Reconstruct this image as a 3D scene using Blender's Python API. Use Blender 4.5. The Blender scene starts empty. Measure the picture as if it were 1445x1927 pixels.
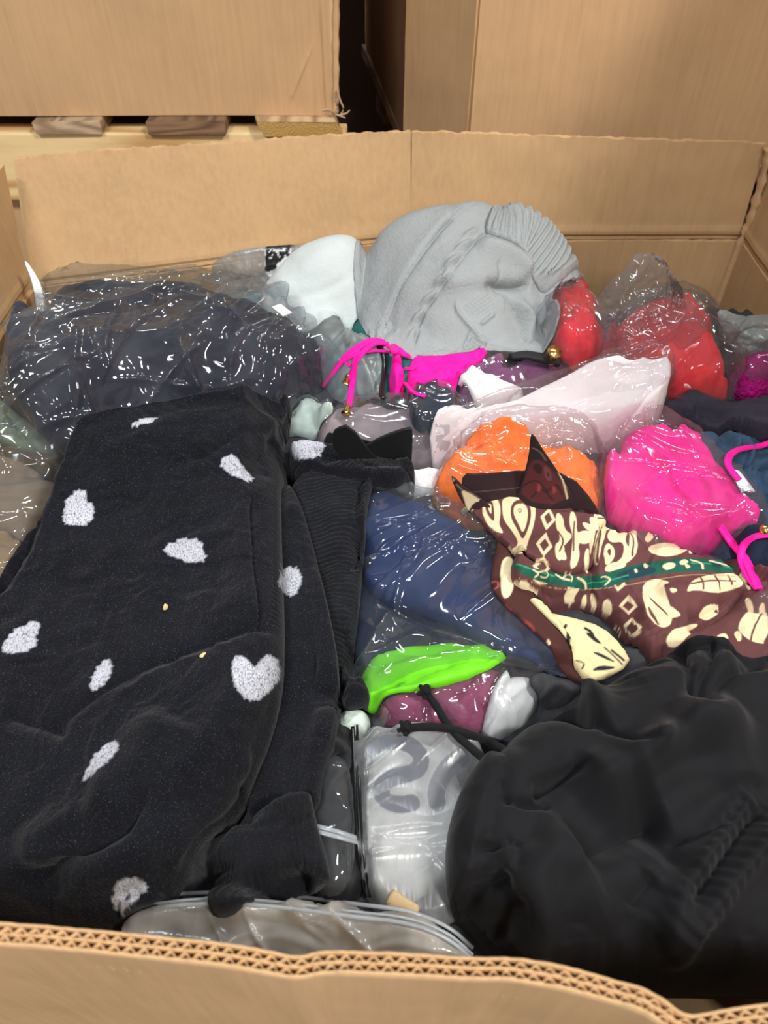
import bpy, math, random
import numpy as np
from mathutils import Vector

# ---------------------------------------------------------------- camera, world, lamps, exposure
W, H_, FPX = 1445.0, 1927.0, 1392.0
PITCH = math.radians(47.0)
RIM = 0.95                       # height of the open bin's rim above the floor
CAMH = 0.45                      # camera above the rim
scene = bpy.context.scene
cam = bpy.data.cameras.new('camera')
cam.sensor_fit = 'VERTICAL'
cam.sensor_height = 36.0
cam.lens = 36.0 * FPX / H_
cam.clip_start = 0.02
cam.dof.use_dof = True
cam.dof.focus_distance = 0.80
cam.dof.aperture_fstop = 6.5
cam_o = bpy.data.objects.new('camera', cam)
scene.collection.objects.link(cam_o)
cam_o.location = (0, 0, RIM + CAMH)
cam_o.rotation_euler = (math.radians(90) - PITCH, 0, 0)
scene.camera = cam_o

world = bpy.data.worlds.new('world')
scene.world = world
world.use_nodes = True
world.node_tree.nodes['Background'].inputs[0].default_value = (1.0, 1.0, 1.0, 1)
world.node_tree.nodes['Background'].inputs[1].default_value = 0.27


def area(name, loc, target, sx, sy, power, color=(1, 1, 1)):
    l = bpy.data.lights.new(name, 'AREA')
    l.shape = 'RECTANGLE'
    l.size, l.size_y, l.energy, l.color = sx, sy, power, color
    o = bpy.data.objects.new(name, l)
    scene.collection.objects.link(o)
    o.location = loc
    d = Vector(target) - Vector(loc)
    o.rotation_euler = d.to_track_quat('-Z', 'Y').to_euler()
    return o


area('warehouse_or_fill_lamp', (2.1, -0.9, 4.0), (0, 0.9, 0.8), 0.55, 0.4, 160, (1.0, 0.97, 0.92))
area('warehouse_or_fill_lamp', (-1.4, -1.6, 4.4), (0, 1.1, 0.9), 1.3, 0.3, 150, (0.97, 0.98, 1.0))
area('warehouse_or_fill_lamp', (0.6, -4.0, 3.4), (0, 0.6, 0.9), 1.3, 0.5, 75, (1.0, 0.98, 0.95))  # unseen fill lamp behind the camera, added to brighten front wall and box faces
area('warehouse_or_fill_lamp', (-1.6, 4.2, 5.0), (0, 0.7, 0.8), 0.2, 1.3, 90, (0.90, 0.96, 1.0))
area('warehouse_or_fill_lamp', (0.6, 3.6, 5.2), (0, 0.7, 0.8), 1.2, 0.16, 80, (0.90, 0.96, 1.0))
area('warehouse_or_fill_lamp', (2.6, 3.2, 5.0), (0, 0.7, 0.8), 0.2, 1.2, 70, (0.90, 0.96, 1.0))

scene.view_settings.view_transform = 'Standard'
scene.view_settings.look = 'None'
scene.view_settings.exposure = -0.40
scene.view_settings.gamma = 1.0
scene.view_settings.use_curve_mapping = False
scene.cycles.use_denoising = True
scene.cycles.transparent_max_bounces = 24
scene.cycles.max_bounces = 8
scene.cycles.sample_clamp_indirect = 6.0

# ---------------------------------------------------------------- noise
rs = np.random.RandomState(7)
_perm = rs.permutation(256)
_perm = np.concatenate([_perm, _perm])
_ga = rs.rand(256) * 2 * np.pi
_gx, _gy = np.cos(_ga), np.sin(_ga)


def noise(x, y, seed=0):
    x = np.asarray(x, float) + seed * 17.31
    y = np.asarray(y, float) + seed * 9.77
    xi, yi = np.floor(x).astype(int), np.floor(y).astype(int)
    xf, yf = x - xi, y - yi
    u, v = xf * xf * xf * (xf * (xf * 6 - 15) + 10), yf * yf * yf * (yf * (yf * 6 - 15) + 10)

    def g(ix, iy, dx, dy):
        h = _perm[_perm[ix & 255] + (iy & 255)]
        return _gx[h] * dx + _gy[h] * dy
    a = g(xi, yi, xf, yf); b = g(xi + 1, yi, xf - 1, yf)
    c = g(xi, yi + 1, xf, yf - 1); d = g(xi + 1, yi + 1, xf - 1, yf - 1)
    return 1.5 * ((a + u * (b - a)) + v * ((c + u * (d - c)) - (a + u * (b - a))))


def fbm(x, y, octv=3, seed=0):
    s, a, f = 0, 1.0, 1.0
    for k in range(octv):
        s = s + a * noise(x * f, y * f, seed + k * 3)
        a *= 0.5; f *= 2.03
    return s


def ridged(x, y, octv=2, seed=0):
    s, a, f = 0, 1.0, 1.0
    for k in range(octv):
        s = s + a * (1 - np.abs(noise(x * f, y * f, seed + k * 5)) * 2.2)
        a *= 0.45; f *= 2.1
    return s


def streak(X, Y, n, L0, L1, w, amp, ang, spread, seed):
    """straight tight creases pulled across a film"""
    r = random.Random(seed)
    z = X * 0
    x0, x1, y0, y1 = X.min(), X.max(), Y.min(), Y.max()
    for _ in range(n):
        cx, cy = r.uniform(x0, x1), r.uniform(y0, y1)
        a = math.radians(ang + r.gauss(0, spread)); L = r.uniform(L0, L1) / 2
        ca, sa = math.cos(a), math.sin(a)
        k = r.uniform(-6, 6)
        ww = w * r.uniform(.6, 1.5); am = amp * r.uniform(.4, 1.2)
        u = (X - cx) * ca + (Y - cy) * sa
        v = -(X - cx) * sa + (Y - cy) * ca + k * u * u
        m = (np.abs(u) < L) & (np.abs(v) < ww * 5)
        t = u[m] / L
        z[m] += am * np.exp(-np.abs(v[m]) / ww * 1.2) * (1 - t * t) ** 1.5
    return z


def rotc(X, Y, ang, stretch):
    a = math.radians(ang)
    u = X * math.cos(a) + Y * math.sin(a)
    v = -X * math.sin(a) + Y * math.cos(a)
    return u / stretch, v


def wr(X, Y, kind, amp, scale, ang=0, stretch=1.0, seed=0):
    """wrinkle field, scale = feature size in metres; stretched along ang (world degrees)"""
    wx = fbm(X / (scale * 2.5), Y / (scale * 2.5), 2, seed + 40) * scale * 0.9
    wy = fbm(X / (scale * 2.5), Y / (scale * 2.5), 2, seed + 60) * scale * 0.9
    u, v = rotc(X + wx, Y + wy, ang, stretch)
    if kind == 'f':
        return amp * fbm(u / scale, v / scale, 3, seed)
    if kind == 'r':
        r = ridged(u / scale, v / scale, 2, seed)
        return amp * (r - 0.8)
    if kind == 'c':      # creased film: sharp ridges, flat facets between
        r = 1 - np.abs(noise(u / scale, v / scale, seed)) * 2.4
        r2 = 1 - np.abs(noise(u / scale * 1.7 + 5, v / scale * 1.7, seed + 9)) * 2.4
        return amp * (np.maximum(r, r2 * 0.8) - 0.4)
    raise ValueError(kind)


# ---------------------------------------------------------------- pixels, rays, pile height map
sp, cp = math.sin(PITCH), math.cos(PITCH)


def rays(px, py):
    px, py = np.asarray(px, float), np.asarray(py, float)
    x = (px - W / 2) / FPX
    v = -(py - H_ / 2) / FPX
    dy = cp + v * sp
    dz = -sp + v * cp
    return x, dy, dz


def onz(px, py, z):
    """point (relative to the rim height) where the sight line meets the level z"""
    x, dy, dz = rays(px, py)
    t = (z - CAMH) / dz
    return np.stack([x * t, dy * t], -1)


def ony(px, py, Y):
    x, dy, dz = rays(px, py)
    t = Y / dy
    return (float(x * t), float(Y), float(CAMH + dz * t))


CELL = 0.004
GX0, GY0, GNX, GNY = -0.60, 0.02, 304, 310
gxs = GX0 + CELL * np.arange(GNX)
gys = GY0 + CELL * np.arange(GNY)
GXX, GYY = np.meshgrid(gxs, gys)
def _ss(a_, b_, x_):
    t_ = np.clip((x_ - a_) / (b_ - a_), 0, 1)
    return t_ * t_ * (3 - 2 * t_)


BASE0 = -0.240 + 0.043 * _ss(0.50, 0.85, GYY) - 0.10 * _ss(1.03, 1.10, GYY)
HM = BASE0 + 0.008 * fbm(GXX / 0.12, GYY / 0.12, 3, 3)


def sampleH(Hm, x, y):
    fx = np.clip((np.asarray(x) - GX0) / CELL, 0, GNX - 1.001)
    fy = np.clip((np.asarray(y) - GY0) / CELL, 0, GNY - 1.001)
    ix, iy = fx.astype(int), fy.astype(int)
    ax, ay = fx - ix, fy - iy
    return (Hm[iy, ix] * (1 - ax) * (1 - ay) + Hm[iy, ix + 1] * ax * (1 - ay)
            + Hm[iy + 1, ix] * (1 - ax) * ay + Hm[iy + 1, ix + 1] * ax * ay)


def blur(Hm, r):
    r = max(1, int(round(r / CELL)))
    for _ in range(3):
        for axis in (0, 1):
            p = np.pad(Hm, [(r + 1, r) if a == axis else (0, 0) for a in (0, 1)], mode='edge')
            c = np.cumsum(p, axis)
            n = Hm.shape[axis]
            Hm = ((np.take(c, range(2 * r + 1, 2 * r + 1 + n), axis) - np.take(c, range(0, n), axis)) / (2 * r + 1))
    return Hm


def dilate(Hm, r):
    r = int(round(r / CELL))
    out = Hm
    for axis in (0, 1):
        acc = out.copy()
        for s in range(1, r + 1):
            for sg in (-1, 1):
                acc = np.maximum(acc, np.roll(out, s * sg, axis))
        out = acc
    return out


def toW(pts, lift=0.0, Hm=None, z=None):
    """sight lines of pixel points -> where they meet the pile (plus lift)"""
    pts = [tuple(p) for p in pts]
    px = np.array([p[0] for p in pts], float)
    py = np.array([p[1] for p in pts], float)
    lf = np.array([(p[2] if len(p) > 2 else 0) + lift for p in pts])
    if z is not None:
        x, dy, dz = rays(px, py)
        t = (z + lf - CAMH) / dz
        return np.stack([x * t, dy * t], -1)
    Hm = HB if Hm is None else Hm
    x, dy, dz = rays(px, py)
    t = np.full(px.shape, 0.25)
    done = np.zeros(px.shape, bool)
    for _ in range(520):
        hx, hy, hz = x * t, dy * t, CAMH + dz * t
        hit = (hz <= sampleH(Hm, hx, hy) + lf)
        done |= hit
        if done.all():
            break
        t = np.where(done, t, t + 0.004)
    return np.stack([x * t, dy * t], -1)


HB = blur(HM, 0.012)
HBB = blur(HM, 0.03)

# ---------------------------------------------------------------- outlines


def chaikin(p, n, closed=True):
    p = np.asarray(p, float)
    for _ in range(n):
        if closed:
            q = np.roll(p, -1, 0)
            p = np.stack([0.75 * p + 0.25 * q, 0.25 * p + 0.75 * q], 1).reshape(-1, p.shape[1])
        else:
            a, b = p[:-1], p[1:]
            m = np.stack([0.75 * a + 0.25 * b, 0.25 * a + 0.75 * b], 1).reshape(-1, p.shape[1])
            p = np.concatenate([p[:1], m, p[-1:]])
    return p


def seg3(X, Y, Z, P):
    best = np.full(X.shape, 1e9); side = X * 0; arc = X * 0; L = 0.0
    for a, b in zip(P[:-1], P[1:]):
        e = b - a
        l2 = float(e @ e)
        if l2 < 1e-14: continue
        t = np.clip(((X - a[0]) * e[0] + (Y - a[1]) * e[1] + (Z - a[2]) * e[2]) / l2, 0, 1)
        d = (X - a[0] - t * e[0]) ** 2 + (Y - a[1] - t * e[1]) ** 2 + (Z - a[2] - t * e[2]) ** 2
        m = d < best
        best = np.where(m, d, best)
        side = np.where(m, e[0] * (Y - a[1]) - e[1] * (X - a[0]), side)
        ll = math.sqrt(l2)
        arc = np.where(m, L + t * ll, arc); L += ll
    return np.sqrt(best), np.sign(side), arc, L


def seglook(X, Y, P, closed):
    """distance, nearest point, signed side, arc parameter for a polyline"""
    best = np.full(X.shape, 1e9)
    nx, ny, side, arc = X * 0, Y * 0, X * 0, X * 0
    M = len(P)
    L = 0.0
    inside = np.zeros(X.shape, bool)
    for i in range(M if closed else M - 1):
        a, b = P[i], P[(i + 1) % M]
        ex, ey = b[0] - a[0], b[1] - a[1]
        l2 = ex * ex + ey * ey
        if l2 < 1e-14:
            continue
        t = np.clip(((X - a[0]) * ex + (Y - a[1]) * ey) / l2, 0, 1)
        qx, qy = a[0] + t * ex, a[1] + t * ey
        d = (X - qx) ** 2 + (Y - qy) ** 2
        m = d < best
        best = np.where(m, d, best)
        nx, ny = np.where(m, qx, nx), np.where(m, qy, ny)
        cr = ex * (Y - a[1]) - ey * (X - a[0])
        side = np.where(m, cr, side)
        ll = math.sqrt(l2)
        arc = np.where(m, L + t * ll, arc)
        L += ll
        if closed:
            c = ((a[1] > Y) != (b[1] > Y))
            with np.errstate(divide='ignore', invalid='ignore'):
                xi = a[0] + (Y - a[1]) * ex / (ey if ey != 0 else 1e-12)
            inside ^= c & (X < xi)
    d = np.sqrt(best)
    return d, nx, ny, (inside if closed else np.sign(side)), arc, L


def grow(pts, r):
    """outline moved outwards by r pixels"""
    p = np.array([(q[0], q[1]) for q in pts], float)
    d = np.roll(p, -1, 0) - np.roll(p, 1, 0)
    ar = 0.5 * np.sum(p[:, 0] * np.roll(p[:, 1], -1) - np.roll(p[:, 0], -1) * p[:, 1])
    n = np.stack([d[:, 1], -d[:, 0]], -1) * np.sign(ar) / (np.linalg.norm(d, axis=1)[:, None] + 1e-9)
    return [(a + n_[0] * r, b + n_[1] * r) for (a, b), n_ in zip(p, n)]


def sdf(X, Y, P):
    d, nx, ny, ins, _, _ = seglook(X, Y, P, True)
    return np.where(ins, d, -d), nx, ny


def sstep(a, b, x):
    t = np.clip((x - a) / (b - a), 0, 1)
    return t * t * (3 - 2 * t)


# ---------------------------------------------------------------- mesh helpers
def link(o, parent=None):
    scene.collection.objects.link(o)
    if parent is not None:
        o.parent = parent
    return o


def tag(o, label=None, cat=None, group=None, kind=None):
    if label: o['label'] = label
    if cat: o['category'] = cat
    if group: o['group'] = group
    if kind: o['kind'] = kind
    return o


def absloc(o):
    v = Vector(o.location)
    while o.parent is not None:
        o = o.parent
        v = v + Vector(o.location)
    return v


def mesh(name, V, F, mat, parent=None, smooth=True, origin=None, mats=None, fmat=None):
    """V in real world metres (absolute)"""
    V = np.asarray(V, float)
    if origin is None:
        origin = np.array([V[:, 0].mean(), V[:, 1].mean(), V[:, 2].min()])
        if parent is not None and parent.type == 'EMPTY':
            origin = np.array(absloc(parent))
    origin = np.asarray(origin, float)
    me = bpy.data.meshes.new(name)
    me.from_pydata((V - origin).tolist(), [], [list(map(int, f)) for f in F] if not isinstance(F, np.ndarray) else F.tolist())
    me.materials.append(mat)
    for m in (mats or []):
        me.materials.append(m)
    if fmat is not None:
        me.polygons.foreach_set('material_index', np.asarray(fmat, np.int32))
    if smooth:
        me.polygons.foreach_set('use_smooth', np.ones(len(me.polygons), bool))
    me.update()
    o = bpy.data.objects.new(name, me)
    loc = Vector(origin)
    if parent is not None:
        loc = loc - absloc(parent)
    o.location = loc
    return link(o, parent)


def empty(name, loc):
    o = bpy.data.objects.new(name, None)
    o.location = loc
    o.empty_display_size = 0.05
    return link(o)


def setcol(o, col, name='Col'):
    a = o.data.color_attributes.new(name, 'FLOAT_COLOR', 'POINT')
    c = np.ones((len(o.data.vertices), 4), np.float32)
    c[:, :col.shape[1]] = col
    a.data.foreach_set('color', c.ravel())


def lin(c):
    c = np.asarray(c, float) / 255.0
    return np.where(c <= 0.04045, c / 12.92, ((c + 0.055) / 1.055) ** 2.4)


def box(name, lo, hi, mat, parent=None, bevel=0.0, rot=0.0):
    lo, hi = np.array(lo, float), np.array(hi, float)
    b = bevel
    import bmesh
    bm = bmesh.new()
    bmesh.ops.create_cube(bm, size=1.0)
    for v in bm.verts:
        v.co = Vector(((v.co.x) * (hi[0] - lo[0]), (v.co.y) * (hi[1] - lo[1]), (v.co.z + 0.5) * (hi[2] - lo[2])))
    if b > 0:
        bmesh.ops.bevel(bm, geom=bm.edges[:], offset=b, segments=2, affect='EDGES', profile=0.6)
    me = bpy.data.meshes.new(name)
    bm.to_mesh(me); bm.free()
    me.materials.append(mat)
    o = bpy.data.objects.new(name, me)
    loc = Vector(((lo[0] + hi[0]) / 2, (lo[1] + hi[1]) / 2, lo[2]))
    if parent is not None:
        loc -= absloc(parent)
    o.location = loc
    o.rotation_euler = (0, 0, rot)
    return link(o, parent)


def tube(name, pts, r, mat, parent=None, seg=10, flat=1.0, twist=0.0, smooth=2, rf=None):
    """closed swept tube, flat<1 gives a ribbon-like strap; pts relative-to-rim coordinates"""
    P = chaikin(np.asarray(pts, float), smooth, closed=False)
    n = len(P)
    T = np.gradient(P, axis=0)
    T /= np.linalg.norm(T, axis=1)[:, None] + 1e-12
    V = []
    up = np.array([0, 0, 1.0])
    for i in range(n):
        t = T[i]
        s = np.cross(t, up)
        if np.linalg.norm(s) < 1e-3:
            s = np.array([1.0, 0, 0])
        s /= np.linalg.norm(s)
        u = np.cross(s, t)
        rr = r if rf is None else r * rf(i / (n - 1))
        for k in range(seg):
            a = 2 * math.pi * k / seg + twist * i / n
            V.append(P[i] + rr * (math.cos(a) * s + math.sin(a) * flat * u))
    F = []
    for i in range(n - 1):
        for k in range(seg):
            k2 = (k + 1) % seg
            F.append([i * seg + k, i * seg + k2, (i + 1) * seg + k2, (i + 1) * seg + k])
    F.append(list(range(seg))[::-1])
    F.append([(n - 1) * seg + k for k in range(seg)])
    V = np.array(V)
    V[:, 2] += RIM
    return mesh(name, V, F, mat, parent)


# ---------------------------------------------------------------- laying soft things on the pile
def mod_field(X, Y, feats, lift, Hm, Z):
    z = X * 0
    for f in feats:
        k, pts, w, amp = f[0], f[1], f[2], f[3]
        if k == 'moss':
            s = sdf(X, Y, chaikin(toW(pts, lift, Hm), 1))[0]
            yy = Y + .9 * Z
            z += sstep(0, .004, s) * amp * np.sin(X * 2 * math.pi / w + .8 * np.sin(yy * 160)) * np.sin(yy * 2 * math.pi / w)
            continue
        P = chaikin(toW(pts, lift, Hm), 2, closed=False)
        m = ((X > P[:, 0].min() - 8 * w - 0.03) & (X < P[:, 0].max() + 8 * w + 0.03)
             & (Y > P[:, 1].min() - 8 * w - 0.03) & (Y < P[:, 1].max() + 8 * w + 0.03))
        if not m.any():
            continue
        P = np.column_stack([P, sampleH(Hm, P[:, 0], P[:, 1])])
        d, side, arc, L = seg3(X[m], Y[m], Z[m], P)
        tp = sstep(0, 0.18, arc / L) * sstep(0, 0.18, 1 - arc / L)
        if k == 'r':
            zz = amp * np.exp(-(d / w) ** 2) * tp
        elif k == 'v':
            zz = -amp * np.exp(-d / w) * tp
        elif k == 's':        # lip: left of the travel direction (seen from above) is raised, decays over L5
            Ld = f[4]
            sd = d * side
            zz = amp * sstep(-w, w, sd) * np.exp(-np.maximum(sd, 0) / Ld) * tp
        elif k == 'rib':      # ribs at right angles to the guide line
            per = f[4]
            mask = sstep(w, w * 0.8, d)
            zz = amp * np.sin(2 * math.pi * arc / per + 1.5 * np.sin(arc * 60)) * mask
        elif k == 'rope':     # cable stitch along the line
            per = f[4]
            u = d * side
            zz = (amp * np.exp(-(u / w) ** 2)
                  + amp * 0.9 * np.cos(2 * math.pi * (arc / per + 0.35 * np.sign(u) * np.abs(u) / w)) * np.exp(-(u / w) ** 4)) * tp
        z[m] += zz
    return z


def lay(name, outline, mat, thick=0.03, edge=0.03, base_blur=0.02, lift=None, film=False, tent=0.0,
        feats=(), wrs=(), step=0.003, smooth=2, parent=None, paint=None, basecol=None, ragged=0.0,
        gap=0.0012, update=True, z=None, hem=0.003, clipy=None, dome=0.0, extra=None, seed=0, paint_ink=None, minz=None, streaks=(), flat=False, sculpt=None, outY=False, hover=False):
    global HM, HB, HBB
    if outY:
        x_, dy_, _ = rays([q[0] for q in outline], [q[1] for q in outline])
        Yq = np.array([q[2] for q in outline])
        outline_w = np.stack([x_ * Yq / dy_, Yq], -1)
        lift = 0.0
    if lift is None:
        op = np.array([(p[0], p[1]) for p in outline], float)
        dn = np.roll(op, -1, 0) - np.roll(op, 1, 0)
        area_ = 0.5 * np.sum(op[:, 0] * np.roll(op[:, 1], -1) - np.roll(op[:, 0], -1) * op[:, 1])
        ny_ = -dn[:, 0] * np.sign(area_) / (np.linalg.norm(dn, axis=1) + 1e-9)   # -1: far side, +1: near side
        outline = [(p[0], p[1], p[2] if len(p) > 2 else (thick + dome) * 0.75 * max(0.0, 0.45 - 0.55 * n_)) for p, n_ in zip(outline, ny_)]
        lift = 0.0
    P = outline_w if outY else toW(outline, lift, HBB, z)
    P[:, 0] = np.clip(P[:, 0], -0.535, 0.585)
    P[:, 1] = np.clip(P[:, 1], 0.118, clipy or 1.15)
    P = chaikin(P, smooth)
    if ragged:
        c = P.mean(0)
        n = noise(P[:, 0] / 0.02, P[:, 1] / 0.02, seed + 77)[:, None]
        dirv = (P - c) / (np.linalg.norm(P - c, axis=1)[:, None] + 1e-9)
        P = P + dirv * n * ragged
    x0, y0 = P.min(0) - 2 * step
    x1, y1 = P.max(0) + 2 * step
    nx, ny = int((x1 - x0) / step) + 2, int((y1 - y0) / step) + 2
    X, Y = np.meshgrid(x0 + step * np.arange(nx), y0 + step * np.arange(ny))
    S, NX, NY = sdf(X, Y, P)
    ok = S > -0.55 * step
    cell = ok[:-1, :-1] & ok[1:, :-1] & ok[:-1, 1:] & ok[1:, 1:]
    cnt = np.zeros(X.shape, int)
    cnt[:-1, :-1] += cell; cnt[1:, :-1] += cell; cnt[:-1, 1:] += cell; cnt[1:, 1:] += cell
    border = (cnt > 0) & (cnt < 4)
    Xs, Ys = np.where(border, NX, X), np.where(border, NY, Y)
    D = np.where(border, 0, np.maximum(S, 0))
    src = HM
    if tent:
        src = blur(dilate(HM, tent), tent * 0.7)
        src = np.maximum(src, HM)
    base0 = sampleH(HM, Xs, Ys)
    bsm = sampleH(blur(src, base_blur), Xs, Ys)
    if flat:
        base0 = bsm + 0.0035
        bsm = base0
    e = np.clip(D / edge, 0, 1)
    prof = np.sqrt(np.clip(1 - (1 - e) ** 2, 0, 1))
    hp = np.sqrt(np.clip(1 - (1 - np.clip(D / 0.006, 0, 1)) ** 2, 0, 1))
    k = sstep(0, min(edge, base_blur * 1.5), D)
    base = base0 * (1 - k) + np.maximum(bsm, base0 * 0 + bsm) * k
    zz = base + thick * prof + hem * hp
    if sculpt is not None:
        C = np.array([ony(*q[:3]) for q in sculpt]) + np.array([(0, 0, q[3] if len(q) > 3 else 0) for q in sculpt])
        K = lambda r2: 0.5 * r2 * np.log(r2 + 1e-9)
        n_ = len(C)
        A_ = np.zeros((n_ + 3, n_ + 3))
        A_[:n_, :n_] = K((C[:, None, 0] - C[None, :, 0]) ** 2 + (C[:, None, 1] - C[None, :, 1]) ** 2) + np.eye(n_) * 2e-5
        A_[:n_, n_] = 1; A_[:n_, n_ + 1:] = C[:, :2]; A_[n_, :n_] = 1; A_[n_ + 1:, :n_] = C[:, :2].T
        wt = np.linalg.solve(A_, np.r_[C[:, 2], 0, 0, 0])
        tz = wt[n_] + wt[n_ + 1] * Xs + wt[n_ + 2] * Ys
        for c_, w_ in zip(C, wt[:n_]):
            tz = tz + w_ * K((Xs - c_[0]) ** 2 + (Ys - c_[1]) ** 2)
        zz = base0 + np.maximum(tz - base0, 0.0) * prof
    if hover:
        zz = np.maximum(z + 0 * zz, base0) + thick * prof + hem * hp
    if dome:
        Dn = D / max(D.max(), 1e-6)
        zz += dome * np.sqrt(np.clip(1 - (1 - Dn) ** 2, 0, 1))
    wmask = sstep(0, edge * 0.8, D)
    gy, gx = np.gradient(np.where(cnt > 0, zz, base0), step)
    gx, gy = np.clip(blur(gx, 2 * CELL), -2.5, 2.5), np.clip(blur(gy, 2 * CELL), -2.5, 2.5)
    nn = np.sqrt(gx * gx + gy * gy + 1)
    disp = zz * 0
    Yv = Ys + zz * 0.9
    for q in streaks:
        disp += streak(Xs, Yv, *q)
    for q in wrs:
        if film:
            if q[2] < .026: continue
            q = (q[0], q[1] * (0.6 if q[2] > .04 else .35), q[2], q[3], q[4] * 1.6, q[5])
        disp += wr(Xs, Yv, *q) * (0.25 + 0.75 * wmask)
    if feats:
        fx = (GXX - x0) / step; fy = (GYY - y0) / step
        inb = (fx >= 0) & (fy >= 0) & (fx < nx - 1) & (fy < ny - 1)
        ix, iy = np.clip(fx.astype(int), 0, nx - 2), np.clip(fy.astype(int), 0, ny - 2)
        tmp = blur(np.where(inb & cell[iy, ix], np.maximum(HM, zz[iy, ix]), HM), 0.006)
        disp += mod_field(Xs, Ys, feats, 0.0, tmp, zz) * sstep(0, 0.006, D)
    inner = sstep(0, 0.008, D)
    Xs, Ys = Xs - gx / nn * disp * inner, Ys - gy / nn * disp * inner
    zz = zz + disp * (inner / nn + (1 - inner))
    if extra is not None:
        zz += extra(Xs, Ys, D)
    if not film and not flat:       # cloth bridges softly over what pokes up beneath it
        de = np.maximum(base0 + gap - zz, 0)
        zz = zz + blur(dilate(de, 0.016 * CELL / step), 0.010 * CELL / step) * sstep(0, 0.02, D)
    zz = np.maximum(zz, base0 + gap)
    if minz is not None:
        zz = np.maximum(zz, minz)
    # mesh
    idx = -np.ones(X.shape, int)
    used = cnt > 0
    idx[used] = np.arange(used.sum())
    V = np.stack([Xs[used], Ys[used], zz[used]], -1)
    cj, ci = np.nonzero(cell)
    F = np.stack([idx[cj, ci], idx[cj, ci + 1], idx[cj + 1, ci + 1], idx[cj + 1, ci]], -1)
    if not film:
        # side wall that rolls under the edge
        E = np.concatenate([F[:, [0, 1]], F[:, [1, 2]], F[:, [2, 3]], F[:, [3, 0]]])
        key = np.minimum(E[:, 0], E[:, 1]) * (len(V) + 1) + np.maximum(E[:, 0], E[:, 1])
        uq, inv, ct = np.unique(key, return_inverse=True, return_counts=True)
        B = E[ct[inv] == 1]
        bv = np.unique(B)
        c2 = V[bv].copy()
        g = P.mean(0)
        dv = g - c2[:, :2]
        dv /= np.linalg.norm(dv, axis=1)[:, None] + 1e-9
        c2[:, :2] += dv * 0.003
        c2[:, 2] -= 0.004
        remap = -np.ones(len(V), int)
        remap[bv] = np.arange(len(bv)) + len(V)
        S2 = np.stack([B[:, 1], B[:, 0], remap[B[:, 0]], remap[B[:, 1]]], -1)
        V = np.concatenate([V, c2]); F = np.concatenate([F, S2])
    Hold = HM
    if update:
        # raster back into the height map
        fx = (GXX - x0) / step; fy = (GYY - y0) / step
        inb = (fx >= 0) & (fy >= 0) & (fx < nx - 1) & (fy < ny - 1)
        ix, iy = np.clip(fx.astype(int), 0, nx - 2), np.clip(fy.astype(int), 0, ny - 2)
        inn = inb & cell[iy, ix]
        zq = np.maximum(np.maximum(zz[iy, ix], zz[iy + 1, ix]), np.maximum(zz[iy, ix + 1], zz[iy + 1, ix + 1]))
        HM = np.where(inn, np.maximum(HM, zq), HM)
        HB = blur(HM, 0.008)
        HBB = blur(HM, 0.022)
    Vw = V.copy(); Vw[:, 2] += RIM
    o = mesh(name, Vw, F, mat, parent)
    if paint is not None:
        col = np.tile(lin(basecol)[None, :], (len(V), 1))
        HS = blur(HM, 0.004)
        vx, vy = V[:, 0], V[:, 1] + 0.8 * V[:, 2]
        for sh in paint:
            c, pts = sh[0], sh[1]
            sm = sh[2] if len(sh) > 2 else 2
            Q = toW(pts, 0.0, HS)
            Q[:, 1] += 0.8 * sampleH(HS, Q[:, 0], Q[:, 1])
            if len(sh) > 3 and sh[3]:          # stroke of this half width (m)
                Q = chaikin(Q, sm, closed=False)
                lo, hi = Q.min(0) - sh[3] * 2, Q.max(0) + sh[3] * 2
                m = (vx > lo[0]) & (vx < hi[0]) & (vy > lo[1]) & (vy < hi[1])
                if not m.any(): continue
                d = seglook(vx[m], vy[m], Q, False)[0]
                a = np.clip((sh[3] - d) / step + 0.5, 0, 1)[:, None]
            else:
                Q = chaikin(Q, sm)
                lo, hi = Q.min(0) - step, Q.max(0) + step
                m = (vx > lo[0]) & (vx < hi[0]) & (vy > lo[1]) & (vy < hi[1])
                if not m.any(): continue
                s = sdf(vx[m], vy[m], Q)[0]
                a = np.clip(s / step + 0.5, 0, 1)[:, None]
            col[m] = col[m] * (1 - a) + lin(c)[None, :] * a
        setcol(o, col)
    if paint_ink is not None:      # printing on clear film: colour + opacity
        col = np.zeros((len(V), 4)); col[:, :3] = 0.5
        vx, vy = V[:, 0], V[:, 1]
        for sh in paint_ink:
            c, al, pts, hw = sh[0], sh[1], sh[2], sh[3]
            Q = toW(pts, 0.0, HM)
            if hw:
                Q = chaikin(Q, sh[4] if len(sh) > 4 else 3, closed=False)
                d = seglook(vx, vy, Q, False)[0]
                a = np.clip((hw - d) / step + 0.5, 0, 1)
            else:
                Q = chaikin(Q, sh[4] if len(sh) > 4 else 0)
                s = sdf(vx, vy, Q)[0]
                a = np.clip(s / step + 0.5, 0, 1)
            on = a > 0
            col[on, :3] = lin(c)
            col[:, 3] = np.maximum(col[:, 3], a * al)
        setcol(o, col, 'Ink')
    return o


def top(px, py, off=0.0):
    """3D point (rel. to rim) where the sight line meets the pile as built so far"""
    q = toW([(px, py)], off, HM)[0]
    return np.array([q[0], q[1], float(sampleH(HM, q[0], q[1])) + off])


# ---------------------------------------------------------------- materials
def N(nt, kind, loc=None, **kw):
    n = nt.nodes.new(kind)
    for k_, v in kw.items():
        setattr(n, k_, v)
    return n


def newmat(name):
    m = bpy.data.materials.new(name)
    m.use_nodes = True
    nt = m.node_tree
    nt.nodes.clear()
    out = N(nt, 'ShaderNodeOutputMaterial')
    tc = N(nt, 'ShaderNodeTexCoord')
    return m, nt, out, tc


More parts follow.
